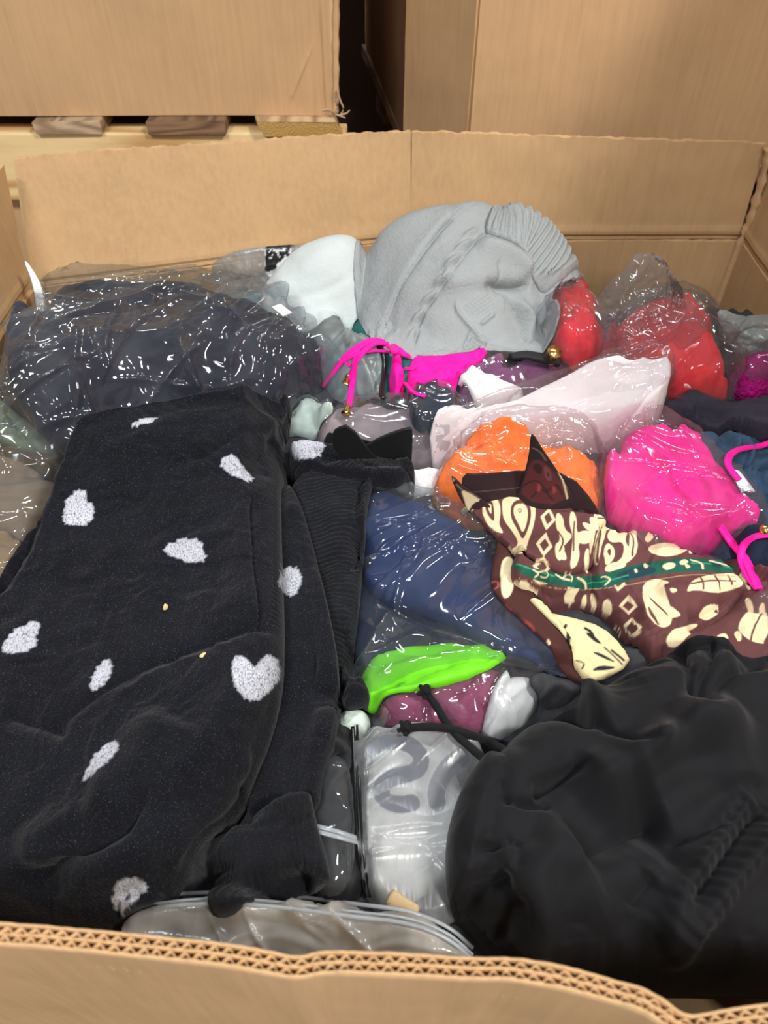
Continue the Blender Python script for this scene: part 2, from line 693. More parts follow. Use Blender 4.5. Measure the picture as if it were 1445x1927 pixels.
def mapped(nt, tc, scale=(1, 1, 1), rot=(0, 0, 0)):
    mp = N(nt, 'ShaderNodeMapping')
    mp.inputs['Scale'].default_value = scale
    mp.inputs['Rotation'].default_value = rot
    nt.links.new(tc.outputs['Object'], mp.inputs['Vector'])
    return mp.outputs[0]


def tnoise(nt, vec, scale, detail=2.0, rough=0.5):
    n = N(nt, 'ShaderNodeTexNoise')
    n.inputs['Scale'].default_value = scale
    n.inputs['Detail'].default_value = detail
    n.inputs['Roughness'].default_value = rough
    nt.links.new(vec, n.inputs['Vector'])
    return n.outputs['Fac']


def ramp(nt, fac, stops):
    r = N(nt, 'ShaderNodeValToRGB')
    el = r.color_ramp.elements
    while len(el) < len(stops):
        el.new(0.5)
    for e_, (p, c) in zip(el, stops):
        e_.position = p
        e_.color = (*c, 1) if len(c) == 3 else c
    nt.links.new(fac, r.inputs[0])
    return r.outputs[0]


def math_(nt, op, a, b=None, clamp=False):
    n = N(nt, 'ShaderNodeMath', operation=op)
    n.use_clamp = clamp
    for i, v in enumerate((a, b)):
        if v is None: continue
        if isinstance(v, (int, float)): n.inputs[i].default_value = v
        else: nt.links.new(v, n.inputs[i])
    return n.outputs[0]


def bump(nt, h, strength, dist, nrm=None):
    b = N(nt, 'ShaderNodeBump')
    b.inputs['Strength'].default_value = strength
    b.inputs['Distance'].default_value = dist
    nt.links.new(h, b.inputs['Height'])
    if nrm is not None:
        nt.links.new(nrm, b.inputs['Normal'])
    return b.outputs[0]


def fabric(name, col, rough=0.85, var=0.12, weave=900.0, wstr=0.25, wdist=0.0006, sheen=0.15, coarse=None,
           attr=False, knit=None, speck=None, spec=0.25, trans=0.0, stitch=None):
    m, nt, out, tc = newmat(name)
    p = N(nt, 'ShaderNodeBsdfPrincipled')
    nt.links.new(p.outputs[0], out.inputs[0])
    p.inputs['Roughness'].default_value = rough
    p.inputs['Specular IOR Level'].default_value = spec
    p.inputs['Sheen Weight'].default_value = sheen * 0.18
    p.inputs['Sheen Roughness'].default_value = 0.5
    v = mapped(nt, tc)
    n1 = tnoise(nt, v, 25, 4, 0.6)
    c = lin(col) if not attr else np.array([1, 1, 1.])
    lo, hi = tuple(c * (1 - var)), tuple(np.minimum(c * (1 + var), 1))
    base = ramp(nt, n1, [(0.3, lo), (0.7, hi)])
    if attr:
        a = N(nt, 'ShaderNodeAttribute'); a.attribute_name = 'Col'
        mx = N(nt, 'ShaderNodeMix', data_type='RGBA', blend_type='MULTIPLY')
        mx.inputs[0].default_value = 1
        nt.links.new(a.outputs['Color'], mx.inputs[6]); nt.links.new(base, mx.inputs[7])
        base = mx.outputs[2]
    if speck is not None:
        sn = tnoise(nt, v, speck[1], 1.0, 0.5)
        sf = math_(nt, 'MULTIPLY', math_(nt, 'GREATER_THAN', sn, speck[2]), speck[3])
        mx = N(nt, 'ShaderNodeMix', data_type='RGBA')
        nt.links.new(sf, mx.inputs[0]); nt.links.new(base, mx.inputs[6])
        mx.inputs[7].default_value = (*lin(speck[0]), 1)
        base = mx.outputs[2]
    if stitch:
        vo = N(nt, 'ShaderNodeTexVoronoi'); vo.inputs['Scale'].default_value = stitch
        nt.links.new(mapped(nt, tc, (1, .62, .62), (0, 0, .25)), vo.inputs['Vector'])
        bw = N(nt, 'ShaderNodeRGBToBW'); nt.links.new(base, bw.inputs[0])
        lum = math_(nt, 'MULTIPLY', bw.outputs[0], 1.6, clamp=True)
        dk = math_(nt, 'MULTIPLY', math_(nt, 'MULTIPLY', math_(nt, 'SUBTRACT', vo.outputs['Distance'], 0.40, clamp=True), 1.5, clamp=True), lum)
        mx = N(nt, 'ShaderNodeMix', data_type='RGBA')
        nt.links.new(dk, mx.inputs[0]); nt.links.new(base, mx.inputs[6]); mx.inputs[7].default_value = (.03, .03, .04, 1)
        base = mx.outputs[2]
    nt.links.new(base, p.inputs['Base Color'])
    h = tnoise(nt, v, weave, 2, 0.6)
    nrm = bump(nt, h, wstr, wdist)
    if coarse:
        nrm = bump(nt, tnoise(nt, v, coarse[0], 3, 0.6), coarse[1], coarse[2], nrm)
    if knit:
        # columns of stitches
        kv = mapped(nt, tc, (1, 1, 1), (0, 0, math.radians(knit[1])))
        wv = N(nt, 'ShaderNodeTexWave'); wv.bands_direction = 'X'
        wv.inputs['Scale'].default_value = knit[0]
        wv.inputs['Distortion'].default_value = 1.0
        wv.inputs['Detail'].default_value = 2
        wv.inputs['Detail Scale'].default_value = 3
        nt.links.new(kv, wv.inputs['Vector'])
        nrm = bump(nt, wv.outputs['Fac'], knit[2], knit[3], nrm)
    nt.links.new(nrm, p.inputs['Normal'])
    return m


def film(name, tint=(235, 238, 240), haze=0.12, rough=0.10, k=1.5, cr=(60, 0.5, 0.004), cr2=(220, 0.35, 0.0012),
         ink=False, hazecol=(225, 230, 235)):
    m, nt, out, tc = newmat(name)
    v = mapped(nt, tc)
    h1 = tnoise(nt, mapped(nt, tc, (1, .35, .5), (0, 0, -.5)), cr[0], 1, 0.4)
    nrm = bump(nt, h1, cr[1] * 0.35, cr[2])
    sv = mapped(nt, tc, (1, .22, .22), (0, 0, .7))
    h2 = tnoise(nt, sv, cr2[0], 1, 0.4)
    nrm = bump(nt, h2, cr2[1], cr2[2], nrm)
    tr = N(nt, 'ShaderNodeBsdfTransparent'); tr.inputs[0].default_value = (*lin(tint), 1)
    df = N(nt, 'ShaderNodeBsdfDiffuse'); df.inputs[0].default_value = (*lin(hazecol), 1)
    tl = N(nt, 'ShaderNodeBsdfTranslucent'); tl.inputs[0].default_value = (*lin(hazecol), 1)
    gl = N(nt, 'ShaderNodeBsdfAnisotropic') if False else N(nt, 'ShaderNodeBsdfGlossy')
    gl.inputs['Roughness'].default_value = rough
    nt.links.new(nrm, gl.inputs['Normal']); nt.links.new(nrm, df.inputs['Normal'])
    m0 = N(nt, 'ShaderNodeMixShader'); m0.inputs[0].default_value = 0.4
    nt.links.new(df.outputs[0], m0.inputs[1]); nt.links.new(tl.outputs[0], m0.inputs[2])
    m1 = N(nt, 'ShaderNodeMixShader')
    # film gathers into milky folds here and there
    hz = tnoise(nt, v, 14, 3, 0.6)
    hf = math_(nt, 'MULTIPLY', math_(nt, 'POWER', math_(nt, 'MULTIPLY', hz, 2.0), 1.8), haze, clamp=True)
    nt.links.new(hf, m1.inputs[0])
    nt.links.new(tr.outputs[0], m1.inputs[1]); nt.links.new(m0.outputs[0], m1.inputs[2])
    cur = m1.outputs[0]
    if ink:
        a = N(nt, 'ShaderNodeAttribute'); a.attribute_name = 'Ink'
        d2 = N(nt, 'ShaderNodeBsdfDiffuse')
        nt.links.new(a.outputs['Color'], d2.inputs[0])
        m3 = N(nt, 'ShaderNodeMixShader')
        nt.links.new(a.outputs['Alpha'], m3.inputs[0])
        nt.links.new(cur, m3.inputs[1]); nt.links.new(d2.outputs[0], m3.inputs[2])
        cur = m3.outputs[0]
    lw = N(nt, 'ShaderNodeLayerWeight'); lw.inputs[0].default_value = 0.35
    nt.links.new(nrm, lw.inputs['Normal'])
    f = math_(nt, 'ADD', math_(nt, 'MULTIPLY', lw.outputs['Facing'], 0.16 * k), 0.035 * k)
    m2 = N(nt, 'ShaderNodeMixShader')
    nt.links.new(f, m2.inputs[0]); nt.links.new(cur, m2.inputs[1]); nt.links.new(gl.outputs[0], m2.inputs[2])
    nt.links.new(m2.outputs[0], out.inputs[0])
    return m


def cardboard(name, col=(196, 152, 106), var=0.07, stripes=True, axis='X'):
    m, nt, out, tc = newmat(name)
    p = N(nt, 'ShaderNodeBsdfPrincipled')
    nt.links.new(p.outputs[0], out.inputs[0])
    p.inputs['Roughness'].default_value = 0.75
    p.inputs['Specular IOR Level'].default_value = 0.25
    v = mapped(nt, tc)
    vs = mapped(nt, tc, (1, 1, 0.06))
    c = lin(col)
    n1 = tnoise(nt, vs, 130, 3, 0.6)
    n2 = tnoise(nt, v, 6, 4, 0.6)
    f = math_(nt, 'ADD', math_(nt, 'MULTIPLY', n1, 0.4), math_(nt, 'MULTIPLY', n2, 0.6))
    base = ramp(nt, f, [(0.36, tuple(c * (1 - var * 1.6))), (0.5, tuple(c)), (0.66, tuple(np.minimum(c * (1 + var * 1.4), 1)))])
    # pale scuffs
    sc = tnoise(nt, mapped(nt, tc, (1.0, 1.0, 0.35), (0.2, 0.3, 0.4)), 38, 6, 0.75)
    sf = math_(nt, 'MULTIPLY', math_(nt, 'SUBTRACT', sc, 0.66, clamp=True), 2.2, clamp=True)
    mx = N(nt, 'ShaderNodeMix', data_type='RGBA')
    nt.links.new(sf, mx.inputs[0]); nt.links.new(base, mx.inputs[6])
    mx.inputs[7].default_value = (*lin((226, 196, 156)), 1)
    nt.links.new(mx.outputs[2], p.inputs['Base Color'])
    wv = N(nt, 'ShaderNodeTexWave'); wv.bands_direction = axis
    wv.inputs['Scale'].default_value = 42
    wv.inputs['Distortion'].default_value = 0.6
    nt.links.new(v, wv.inputs['Vector'])
    nrm = bump(nt, wv.outputs['Fac'], 0.10 if stripes else 0.0, 0.0006)
    nrm = bump(nt, n2, 0.25, 0.004, nrm)
    nt.links.new(nrm, p.inputs['Normal'])
    return m


def wood(name, c1, c2, scale=9.0, axis='X'):
    m, nt, out, tc = newmat(name)
    p = N(nt, 'ShaderNodeBsdfPrincipled')
    nt.links.new(p.outputs[0], out.inputs[0])
    p.inputs['Roughness'].default_value = 0.7
    sc = {'X': (0.12, 1, 1), 'Y': (1, 0.12, 1)}[axis]
    v = mapped(nt, tc, sc)
    n1 = tnoise(nt, v, scale, 2, 0.5)
    w = math_(nt, 'SINE', math_(nt, 'MULTIPLY', n1, 60.0))
    w = math_(nt, 'ADD', math_(nt, 'MULTIPLY', w, 0.5), 0.5)
    fine = tnoise(nt, v, scale * 30, 3, 0.6)
    f = math_(nt, 'ADD', math_(nt, 'MULTIPLY', w, 0.6), math_(nt, 'MULTIPLY', fine, 0.4))
    base = ramp(nt, f, [(0.15, tuple(lin(c2))), (0.75, tuple(lin(c1)))])
    nt.links.new(base, p.inputs['Base Color'])
    nt.links.new(bump(nt, f, 0.3, 0.0008), p.inputs['Normal'])
    return m


def plain(name, col, rough=0.5, metal=0.0, spec=0.5, bumps=None):
    m, nt, out, tc = newmat(name)
    p = N(nt, 'ShaderNodeBsdfPrincipled')
    nt.links.new(p.outputs[0], out.inputs[0])
    p.inputs['Roughness'].default_value = rough
    p.inputs['Metallic'].default_value = metal
    p.inputs['Specular IOR Level'].default_value = spec
    v = mapped(nt, tc)
    c = lin(col)
    n1 = tnoise(nt, v, bumps[0] if bumps else 40, 4, 0.6)
    nt.links.new(ramp(nt, n1, [(0.3, tuple(c * 0.88)), (0.7, tuple(np.minimum(c * 1.1, 1)))]), p.inputs['Base Color'])
    if bumps:
        nt.links.new(bump(nt, n1, bumps[1], bumps[2]), p.inputs['Normal'])
    return m


def filmsheet(name, outline, Y, mat, parent=None, amp=.012, ang=70, seed=0, step=.0022, lean=0.0, ink=None, smooth=1):
    """crumpled neck of a bag standing up at depth Y (front and back film, open between)"""
    P = chaikin(np.array([[ony(a, b, Y)[0], ony(a, b, Y)[2]] for a, b in outline]), smooth)
    x0, y0 = P.min(0) - 2 * step; x1, y1 = P.max(0) + 2 * step
    X, Z = np.meshgrid(np.arange(x0, x1, step), np.arange(y0, y1, step))
    Sd, NX, NY = sdf(X, Z, P)
    ok = Sd > -.55 * step
    cell = ok[:-1, :-1] & ok[1:, :-1] & ok[:-1, 1:] & ok[1:, 1:]
    cnt = np.zeros(X.shape, int)
    cnt[:-1, :-1] += cell; cnt[1:, :-1] += cell; cnt[:-1, 1:] += cell; cnt[1:, 1:] += cell
    bd = (cnt > 0) & (cnt < 4)
    Xs, Zs = np.where(bd, NX, X), np.where(bd, NY, Z)
    D = np.maximum(np.where(bd, 0, Sd), 0)
    used = cnt > 0
    idx = -np.ones(X.shape, int); idx[used] = np.arange(used.sum())
    cj, ci = np.nonzero(cell)
    F1 = np.stack([idx[cj, ci], idx[cj, ci + 1], idx[cj + 1, ci + 1], idx[cj + 1, ci]], -1)
    Vs, Fs, n = [], [], 0
    for side in (-1, 1):
        y = Y + lean * (Zs - y0) + side * .014 * np.sqrt(np.clip(D / .03, 0, 1)) + wr(Xs, Zs, 'c', amp, .05, ang, 2.5, seed + side) * sstep(0, .02, D) + wr(Xs, Zs, 'c', amp * .35, .018, ang + 40, 2.0, seed + 5)
        V = np.stack([Xs[used], y[used], Zs[used] + RIM], -1)
        Vs.append(V); Fs.append((F1 if side < 0 else F1[:, ::-1]) + n); n += len(V)
    o = mesh(name, np.vstack(Vs), np.concatenate(Fs), mat, parent)
    if ink is not None:
        V = np.vstack(Vs)
        col = np.zeros((len(V), 4)); col[:, :3] = .5
        for c, al, pts, hw in ink:
            Q = np.array([[ony(a, b, Y)[0], ony(a, b, Y)[2]] for a, b in pts])
            d = seglook(V[:, 0], V[:, 2] - RIM, Q, False)[0]
            al_ = np.clip((hw - d) / step + .5, 0, 1)
            on = al_ > 0
            col[on, :3] = lin(c); col[:, 3] = np.maximum(col[:, 3], al_ * al)
        setcol(o, col, 'Ink')
    return o
# ================================================================ THE SETTING
M_card = cardboard('cardboard_brown', (194, 157, 116))
M_card_in = cardboard('cardboard_inside', (184, 150, 109))
M_card_shade = cardboard('cardboard_shade', (104, 76, 56))  # darker copy of the brown: the gap's shade put into the colour
M_cut = plain('cardboard_cut_edge', (206, 168, 122), 0.9, bumps=(500, 0.6, 0.001))
M_pine = wood('pine', (236, 206, 150), (192, 146, 88), 5.0, 'X')
M_pine_y = wood('pine_deck', (205, 178, 138), (150, 118, 84), 7.0, 'Y')
M_greyw = wood('weathered_wood', (176, 152, 122), (120, 98, 76), 9.0, 'Y')
M_darkw = wood('brown_wood', (126, 98, 72), (84, 62, 46), 9.0, 'Y')
M_chip = plain('rough_sawn_end', (214, 172, 98), 0.95, bumps=(420, 1.0, 0.006))
M_concrete = plain('concrete', (96, 88, 80), 0.8, bumps=(9, 0.2, 0.003))
M_fibre = plain('torn_paper_fibre', (176, 150, 120), 0.95)

fl = box('floor', (-4, -2.5, -0.06), (4, 6, 0.0), M_concrete)
tag(fl, kind='structure')


def resamp(P, n):
    P = np.asarray(P, float)
    s = np.r_[0, np.cumsum(np.linalg.norm(np.diff(P, axis=0), axis=1))]
    u = np.linspace(0, s[-1], n)
    return np.stack([np.interp(u, s, P[:, k]) for k in range(P.shape[1])], -1), u


def panel(name, bot, topp, th, mat, parent=None, nu=120, nv=24, rim_noise=0.0015, disp=None, out=(0, 1), seed=0, cutmat=None, round_=0.0):
    """board between a bottom and a top polyline (rel. to rim), thickness th away from the contents"""
    B, ub = resamp(bot, nu)
    T, _ = resamp(topp, nu)
    out = np.array([out[0], out[1], 0.0]); out /= np.linalg.norm(out)
    V, idx = [], {}
    for side in (0, 1):
        for j in range(nv + 1):
            v = j / nv
            row = B * (1 - v) + T * v
            if j == nv:
                row = row + np.array([0, 0, 1.0]) * (rim_noise * fbm(ub / 0.02, ub * 0 + seed + side * .3, 3, seed)[:, None])
            if disp is not None:
                row = row + out[None, :] * disp(ub, row[:, 2], v)[:, None]
            row = row + out[None, :] * (th * side)
            for i in range(nu):
                idx[(side, j, i)] = len(V); V.append(row[i])
    F, fm = [], []
    for j in range(nv):
        for i in range(nu - 1):
            F.append([idx[0, j, i], idx[0, j, i + 1], idx[0, j + 1, i + 1], idx[0, j + 1, i]]); fm.append(0)
            F.append([idx[1, j, i + 1], idx[1, j, i], idx[1, j + 1, i], idx[1, j + 1, i + 1]]); fm.append(0)
    for i in range(nu - 1):
        F.append([idx[0, nv, i], idx[0, nv, i + 1], idx[1, nv, i + 1], idx[1, nv, i]]); fm.append(1)
        F.append([idx[0, 0, i + 1], idx[0, 0, i], idx[1, 0, i], idx[1, 0, i + 1]]); fm.append(1)
    for j in range(nv):
        for i in (0, nu - 1):
            F.append([idx[0, j, i], idx[0, j + 1, i], idx[1, j + 1, i], idx[1, j, i]]); fm.append(1)
    V = np.array(V); V[:, 2] += RIM
    return mesh(name, V, F, mat, parent, smooth=False, mats=[cutmat or M_cut], fmat=fm)


# ---- the open bin the camera looks into
bin_ = empty('cardboard_bin', (0.02, 0.65, 0.14))
tag(bin_, 'large open brown cardboard bin holding the whole pile of clothes', 'cardboard box')
zS = -0.152       # score line


def wob(a, s, seed):
    return lambda u, z, v: a * noise(u / s, z / s, seed) + a * 0.35 * noise(u / (s * .3), z / (s * .3), seed + 2)


def P3(xy, z): return (xy[0], xy[1], z)


Lc, Mc, Rc = (-0.545, 1.035), (0.045, 1.195), (0.604, 1.19)
# lower walls
panel('wall_panel', [P3(Lc, -0.80), P3(Mc, -0.80)], [P3(Lc, zS - .002), P3(Mc, zS - .002)], 0.008, M_card_in, bin_, disp=wob(.004, .25, 1), out=(-.2, 1))
panel('wall_panel', [P3(Mc, -0.80), P3(Rc, -0.80)], [P3(Mc, zS - .002), P3(Rc, zS - .002)], 0.008, M_card_in, bin_, disp=wob(.004, .25, 2))
panel('wall_panel', [P3(Rc, -0.80), (0.60, .10, -0.80)], [P3(Rc, zS - .002), (0.60, .10, zS - .002)], 0.008, M_card_in, bin_, disp=wob(.003, .3, 3), out=(1, 0))
panel('wall_panel', [(-0.562, .12, -0.80), P3(Lc, -0.80)], [(-0.562, .12, zS - .002), P3(Lc, zS - .002)], 0.008, M_card_in, bin_, disp=wob(.003, .3, 4), out=(-1, 0))
# upper flaps standing up from the score line


def flapdisp(seed):
    def f(u, z, v):
        return 0.005 * noise(u / .3, z * 3, seed) + 0.0035 * (v < 0.06) - 0.0025 * math.exp(-((v - .1) / .05) ** 2) + .0012 * noise(u / .05, z / .05, seed + 4)
    return f


tL = [ony(25, 300, 1.14), ony(200, 284, 1.175), ony(420, 270, 1.21), ony(600, 258, 1.24), ony(774, 249, 1.25)]
panel('flap', [P3(Lc, zS), P3(Mc, zS)], tL, 0.008, M_card_in, bin_, nu=240, nv=30, rim_noise=.0022, disp=flapdisp(5), out=(-.25, 1), seed=5)
tR = [ony(775, 249, 1.25), ony(900, 251, 1.235), ony(1080, 257, 1.215), ony(1250, 263, 1.205), ony(1400, 269, 1.192), ony(1443, 274, 1.19)]
panel('flap', [P3(Mc, zS), (Rc[0] - .004, Rc[1], zS)], tR, 0.008, M_card_in, bin_, nu=240, nv=30, rim_noise=.002, disp=flapdisp(6), seed=6)
panel('flap', [P3(Rc, zS), (0.60, .10, zS)], [(0.606, 1.185, 0.0), (0.625, .10, 0.0)], 0.008, M_card_in, bin_, nu=240, nv=24, disp=flapdisp(7), out=(1, 0), seed=7)
tS = ony(4, 310, 1.10)
panel('flap', [(-0.562, .12, zS), (Lc[0] - .002, Lc[1] - .004, zS)], [(-0.63, .12, 0.0), (tS[0], tS[1], tS[2])], 0.008, M_card_in, bin_, nu=200, nv=24, disp=flapdisp(8), out=(-1, 0), seed=8)
# crushed fold where the flaps meet on the right: a ragged corner strip
cs = [ony(1444, 278, 1.18), ony(1437, 330, 1.181), ony(1420, 385, 1.183), ony(1408, 425, 1.184), ony(1397, 452, 1.185), ony(1375, 510, 1.186), ony(1345, 590, 1.187)]
tube('corner_fold', cs, 0.008, M_card, bin_, seg=8, flat=.5, rf=lambda t: 1 + .35 * math.sin(t * 61) * (t < .7))

# front wall: three liners with two fluted sheets between them, seen on the cut edge
rim_px = [(-260, 1722), (-80, 1729), (0, 1735), (110, 1743), (210, 1752), (330, 1764), (430, 1775), (520, 1789), (560, 1796), (600, 1786), (680, 1789), (800, 1795), (900, 1801),
          (950, 1799), (1010, 1808), (1080, 1822), (1150, 1840), (1210, 1858), (1255, 1884), (1290, 1912), (1330, 1905), (1390, 1894), (1445, 1886), (1560, 1876), (1900, 1860)]
rc = onz([p[0] for p in rim_px], [p[1] for p in rim_px], 0.0)
rc = np.vstack([[-0.556, rc[0, 1] + .004], rc[rc[:, 0] > -0.5], [0.596, rc[-1, 1] + .003]])
rc = rc[np.argsort(rc[:, 0])]
RC, RU = resamp(chaikin(rc, 2, closed=False), 1900)
tn = np.gradient(RC, axis=0); tn /= np.linalg.norm(tn, axis=1)[:, None]
nrm2 = np.stack([tn[:, 1], -tn[:, 0]], -1)         # towards the camera side (-y)
zr = 0.0012 * fbm(RU / 0.03, RU * 0, 3, 11)
zr += -0.004 * np.exp(-((RC[:, 0] - sampleH(GXX, 0, 0) * 0 - onz(560, 1796, 0)[0]) / 0.02) ** 2)


def liner(name, off, th, ztop, zbot, mat, seed, sub=1):
    n = len(RU) // sub
    P_ = RC[::sub]; Nn = nrm2[::sub]; zz_ = zr[::sub] + ztop + 0.0011 * noise(RU[::sub] / 0.006, RU[::sub] * 0 + 3, seed) + .0014 * noise(RU[::sub] / 0.03, RU[::sub] * 0 + 3, seed + 1)
    levels = [0, -0.01, -0.05, -0.15, -0.3, -0.5, zbot]
    V = []
    for side in (0, 1):
        for L in levels:
            q = P_ + Nn * (off + th * side + (0.0035 * noise(RU[::sub] / .12, RU[::sub] * 0 + L * 9, 20) * min(1, -L * 12))[:, None])
            z = zz_ if L == 0 else zz_ * 0 + L
            V.append(np.column_stack([q, z]))
    k = len(P_); V = np.vstack(V); V[:, 2] += RIM
    F = []
    nl = len(levels)
    ar = np.arange(k - 1)
    for side in (0, 1):
        for j in range(nl - 1):
            a = (side * nl + j) * k + ar; b = a + k
            F.append(np.stack([a, a + 1, b + 1, b], -1) if side == 0 else np.stack([b, b + 1, a + 1, a], -1))
    a = ar; b = nl * k + ar
    F.append(np.stack([b, b + 1, a + 1, a], -1))
    F = np.concatenate(F)
    fm = np.zeros(len(F), int); fm[-(k - 1):] = 1
    return mesh(name, V, F, mat, bin_, smooth=True, mats=[M_cut], fmat=fm)


liner('inner_liner', 0.0, 0.0011, 0.0, -0.80, M_card_in, 1)
liner('middle_liner', 0.0046, 0.0008, -0.001, -0.80, M_cut, 2)
liner('outer_liner', 0.0092, 0.0011, 0.0, -0.80, M_card, 3)
for q, off in enumerate((0.0028, 0.0073)):
    per = 0.0078
    crush = 1 + 0.9 * noise(RU / 0.05, RU * 0 + q, 31 + q)
    a = 0.00145 * np.sin(2 * math.pi * RU / per + 1.2 * fbm(RU / .03, RU * 0, 2, 41 + q))
    q2 = RC + nrm2 * (off + a)[:, None]
    zt = zr - 0.0008 - 0.0012 * np.abs(fbm(RU / .008, RU * 0, 2, 51 + q)) * crush
    th = 0.0007
    V = np.vstack([np.column_stack([q2, zt]), np.column_stack([q2, zt * 0 - 0.05]),
                   np.column_stack([q2 + nrm2 * th, zt]), np.column_stack([q2 + nrm2 * th, zt * 0 - 0.05])])
    V[:, 2] += RIM
    k = len(RU); ar = np.arange(k - 1)
    F = np.concatenate([np.stack([ar, ar + 1, k + ar + 1, k + ar], -1), np.stack([3 * k + ar, 3 * k + ar + 1, 2 * k + ar + 1, 2 * k + ar], -1),
                        np.stack([2 * k + ar, 2 * k + ar + 1, ar + 1, ar], -1)])
    mesh('fluting', V, F, M_cut, bin_)
box('base_panel', (-0.55, .12, .135), (0.60, 1.03, .143), M_card_in, bin_)

# pallet under the bin (keeps it off the floor)
pl = empty('wooden_pallet', (0.02, 0.62, 0))
tag(pl, 'wooden pallet carrying the open clothes bin', 'pallet', )
for i in range(6):
    box('deck_board', (-0.56 + i * .2, .08, .115), (-0.45 + i * .2, 1.14, .134), M_greyw, pl, .003)
for i in range(3):
    box('stringer', (-0.56, .10 + i * .47, 0.0), (0.60, .14 + i * .47, .114), M_pine, pl, .003)

# ---- back left: lower carton, pallet, big carton with a torn corner
lo = box('cardboard_box', (-1.25, 1.425, 0.0), (-0.30, 2.35, RIM - 0.182), M_card, None, .004)
tag(lo, 'cardboard box beneath the pale pine pallet, seen through the slit at the bin corner', 'cardboard box')
pal = empty('wooden_pallet', (-0.6, 1.8, RIM - .181))
tag(pal, 'pale pine pallet under the big carton with a torn corner', 'pallet')
zb, zt = RIM - 0.181, RIM - 0.0585


def plank(name, x0, x1, y0, y1, z0, z1, mat, parent, endmat=None, bev=.003, seed=0, skew=0.0, drift=0.0):
    """sawn board running away from the camera, slightly uneven"""
    n = 10
    V, F = [], []
    prof = [(-1, -1), (-.96, -1), (.96, -1), (1, -.9), (1, .8), (.97, 1), (-.97, 1), (-1, .85)]
    for i in range(n + 1):
        y = y0 + (y1 - y0) * i / n
        for (a_, b_) in prof:
            w_ = 0.0015 * noise(y * 5 + a_, b_ + seed, seed)
            V.append(((x0 + x1) / 2 + drift * i / n + a_ * (x1 - x0) / 2 + w_ + skew * b_, y + .003 * float(noise(a_ * 3, b_ * 3, seed)), (z0 + z1) / 2 + b_ * (z1 - z0) / 2 + w_))
    k = len(prof)
    fm = []
    for i in range(n):
        for j in range(k):
            F.append([i * k + j, i * k + (j + 1) % k, (i + 1) * k + (j + 1) % k, (i + 1) * k + j]); fm.append(0)
    F.append(list(range(k))[::-1]); fm.append(1)
    F.append([n * k + j for j in range(k)]); fm.append(1)
    return mesh(name, V, F, mat, parent, smooth=False, mats=[endmat or mat], fmat=fm)


b1 = box('stringer', (-1.22, 1.405, zb), (-0.068, 1.455, zt), M_pine, pal, .003)
for yy in (1.84, 2.27):
    box('stringer', (-1.22, yy, zb), (-0.10 - (yy - 1.4) * .24, yy + .05, zt), M_pine, pal, .003)
x1_, x2_ = ony(62, 230, 1.40)[0], ony(188, 230, 1.40)[0]
plank('deck_board', x1_, x2_, 1.398, 2.33, zt + .0005, zt + .0235, M_greyw, pal, wood('board_end', (200, 174, 140), (150, 120, 90), 20, 'X'), seed=1)
x1_, x2_ = ony(275, 230, 1.40)[0], ony(423, 230, 1.40)[0]
plank('deck_board', x1_, x2_, 1.396, 2.33, zt + .0005, zt + .0235, M_darkw, pal, wood('board_end_brown', (140, 108, 78), (96, 70, 50), 20, 'X'), seed=2)
x1_, x2_ = ony(489, 230, 1.395)[0], ony(640, 230, 1.395)[0]
pb = plank('deck_board', x1_, x2_, 1.388, 2.33, zt + .0005, zt + .0245, M_pine_y, pal, M_chip, seed=3, skew=-.006, drift=-.19)
for xx in (-1.2, -.98):
    plank('deck_board', xx, xx + .11, 1.4, 2.33, zt + .0005, zt + .0235, M_greyw, pal, seed=4)

zc = zt + .0255
carton = empty('cardboard_box', (-0.65, 1.85, zc))
tag(carton, 'big brown carton with a torn front corner, standing on the pine pallet', 'cardboard box')
cx1 = ony(629, 215, 1.418)[0]
cr = zc - RIM
wl = [(-1.25, 1.418, cr), (cx1, 1.418, cr)]
wt = [(-1.25, 1.418, cr + .75), (cx1 - .001, 1.418, cr + .75)]


def dent(u, z, v):
    # u runs from the left; the crease is near the lower right corner
    x = -1.25 + u
    s = (x - ony(545, 170, 1.418)[0]) - (z - (ony(545, 170, 1.418)[2])) * 0.55
    d1 = np.exp(-((x - (cx1 - .075) - (z - cr - .03) * .55) / .0035) ** 2) * sstep(cr + .02, cr + .035, z) * sstep(cr + .12, cr + .085, z)
    d2 = np.exp(-((x - (cx1 - .017)) / .0022) ** 2) * sstep(cr + .20, cr + .12, z)
    return 0.003 * noise(u / .35, z / .35, 9) - .0022 * d1 + .004 * d2


panel('front_face', wl, wt, .007, M_card, carton, nu=260, nv=90, disp=dent, rim_noise=0)
panel('side_face', [(cx1, 1.418, cr), (cx1 - .20, 2.35, cr)], [(cx1 - .001, 1.418, cr + .75), (cx1 - .20, 2.35, cr + .75)], .007, M_card, carton, nu=30, nv=10, out=(1, .03), rim_noise=0)
panel('back_face', [(-1.25, 2.35, cr), (cx1 - .20, 2.35, cr)], [(-1.25, 2.35, cr + .75), (cx1 - .20, 2.35, cr + .75)], .007, M_card, carton, nu=10, nv=4, rim_noise=0)
panel('side_face', [(-1.25, 1.425, cr), (-1.25, 2.35, cr)], [(-1.25, 1.425, cr + .75), (-1.25, 2.35, cr + .75)], .007, M_card, carton, nu=10, nv=4, out=(-1, 0), rim_noise=0)
box('bottom_face', (-1.24, 1.43, zc), (cx1 - .21, 2.34, zc + .006), M_card, carton)
box('top_face', (-1.25, 1.418, zc + .75), (cx1 - .15, 2.357, zc + .757), M_card, carton)
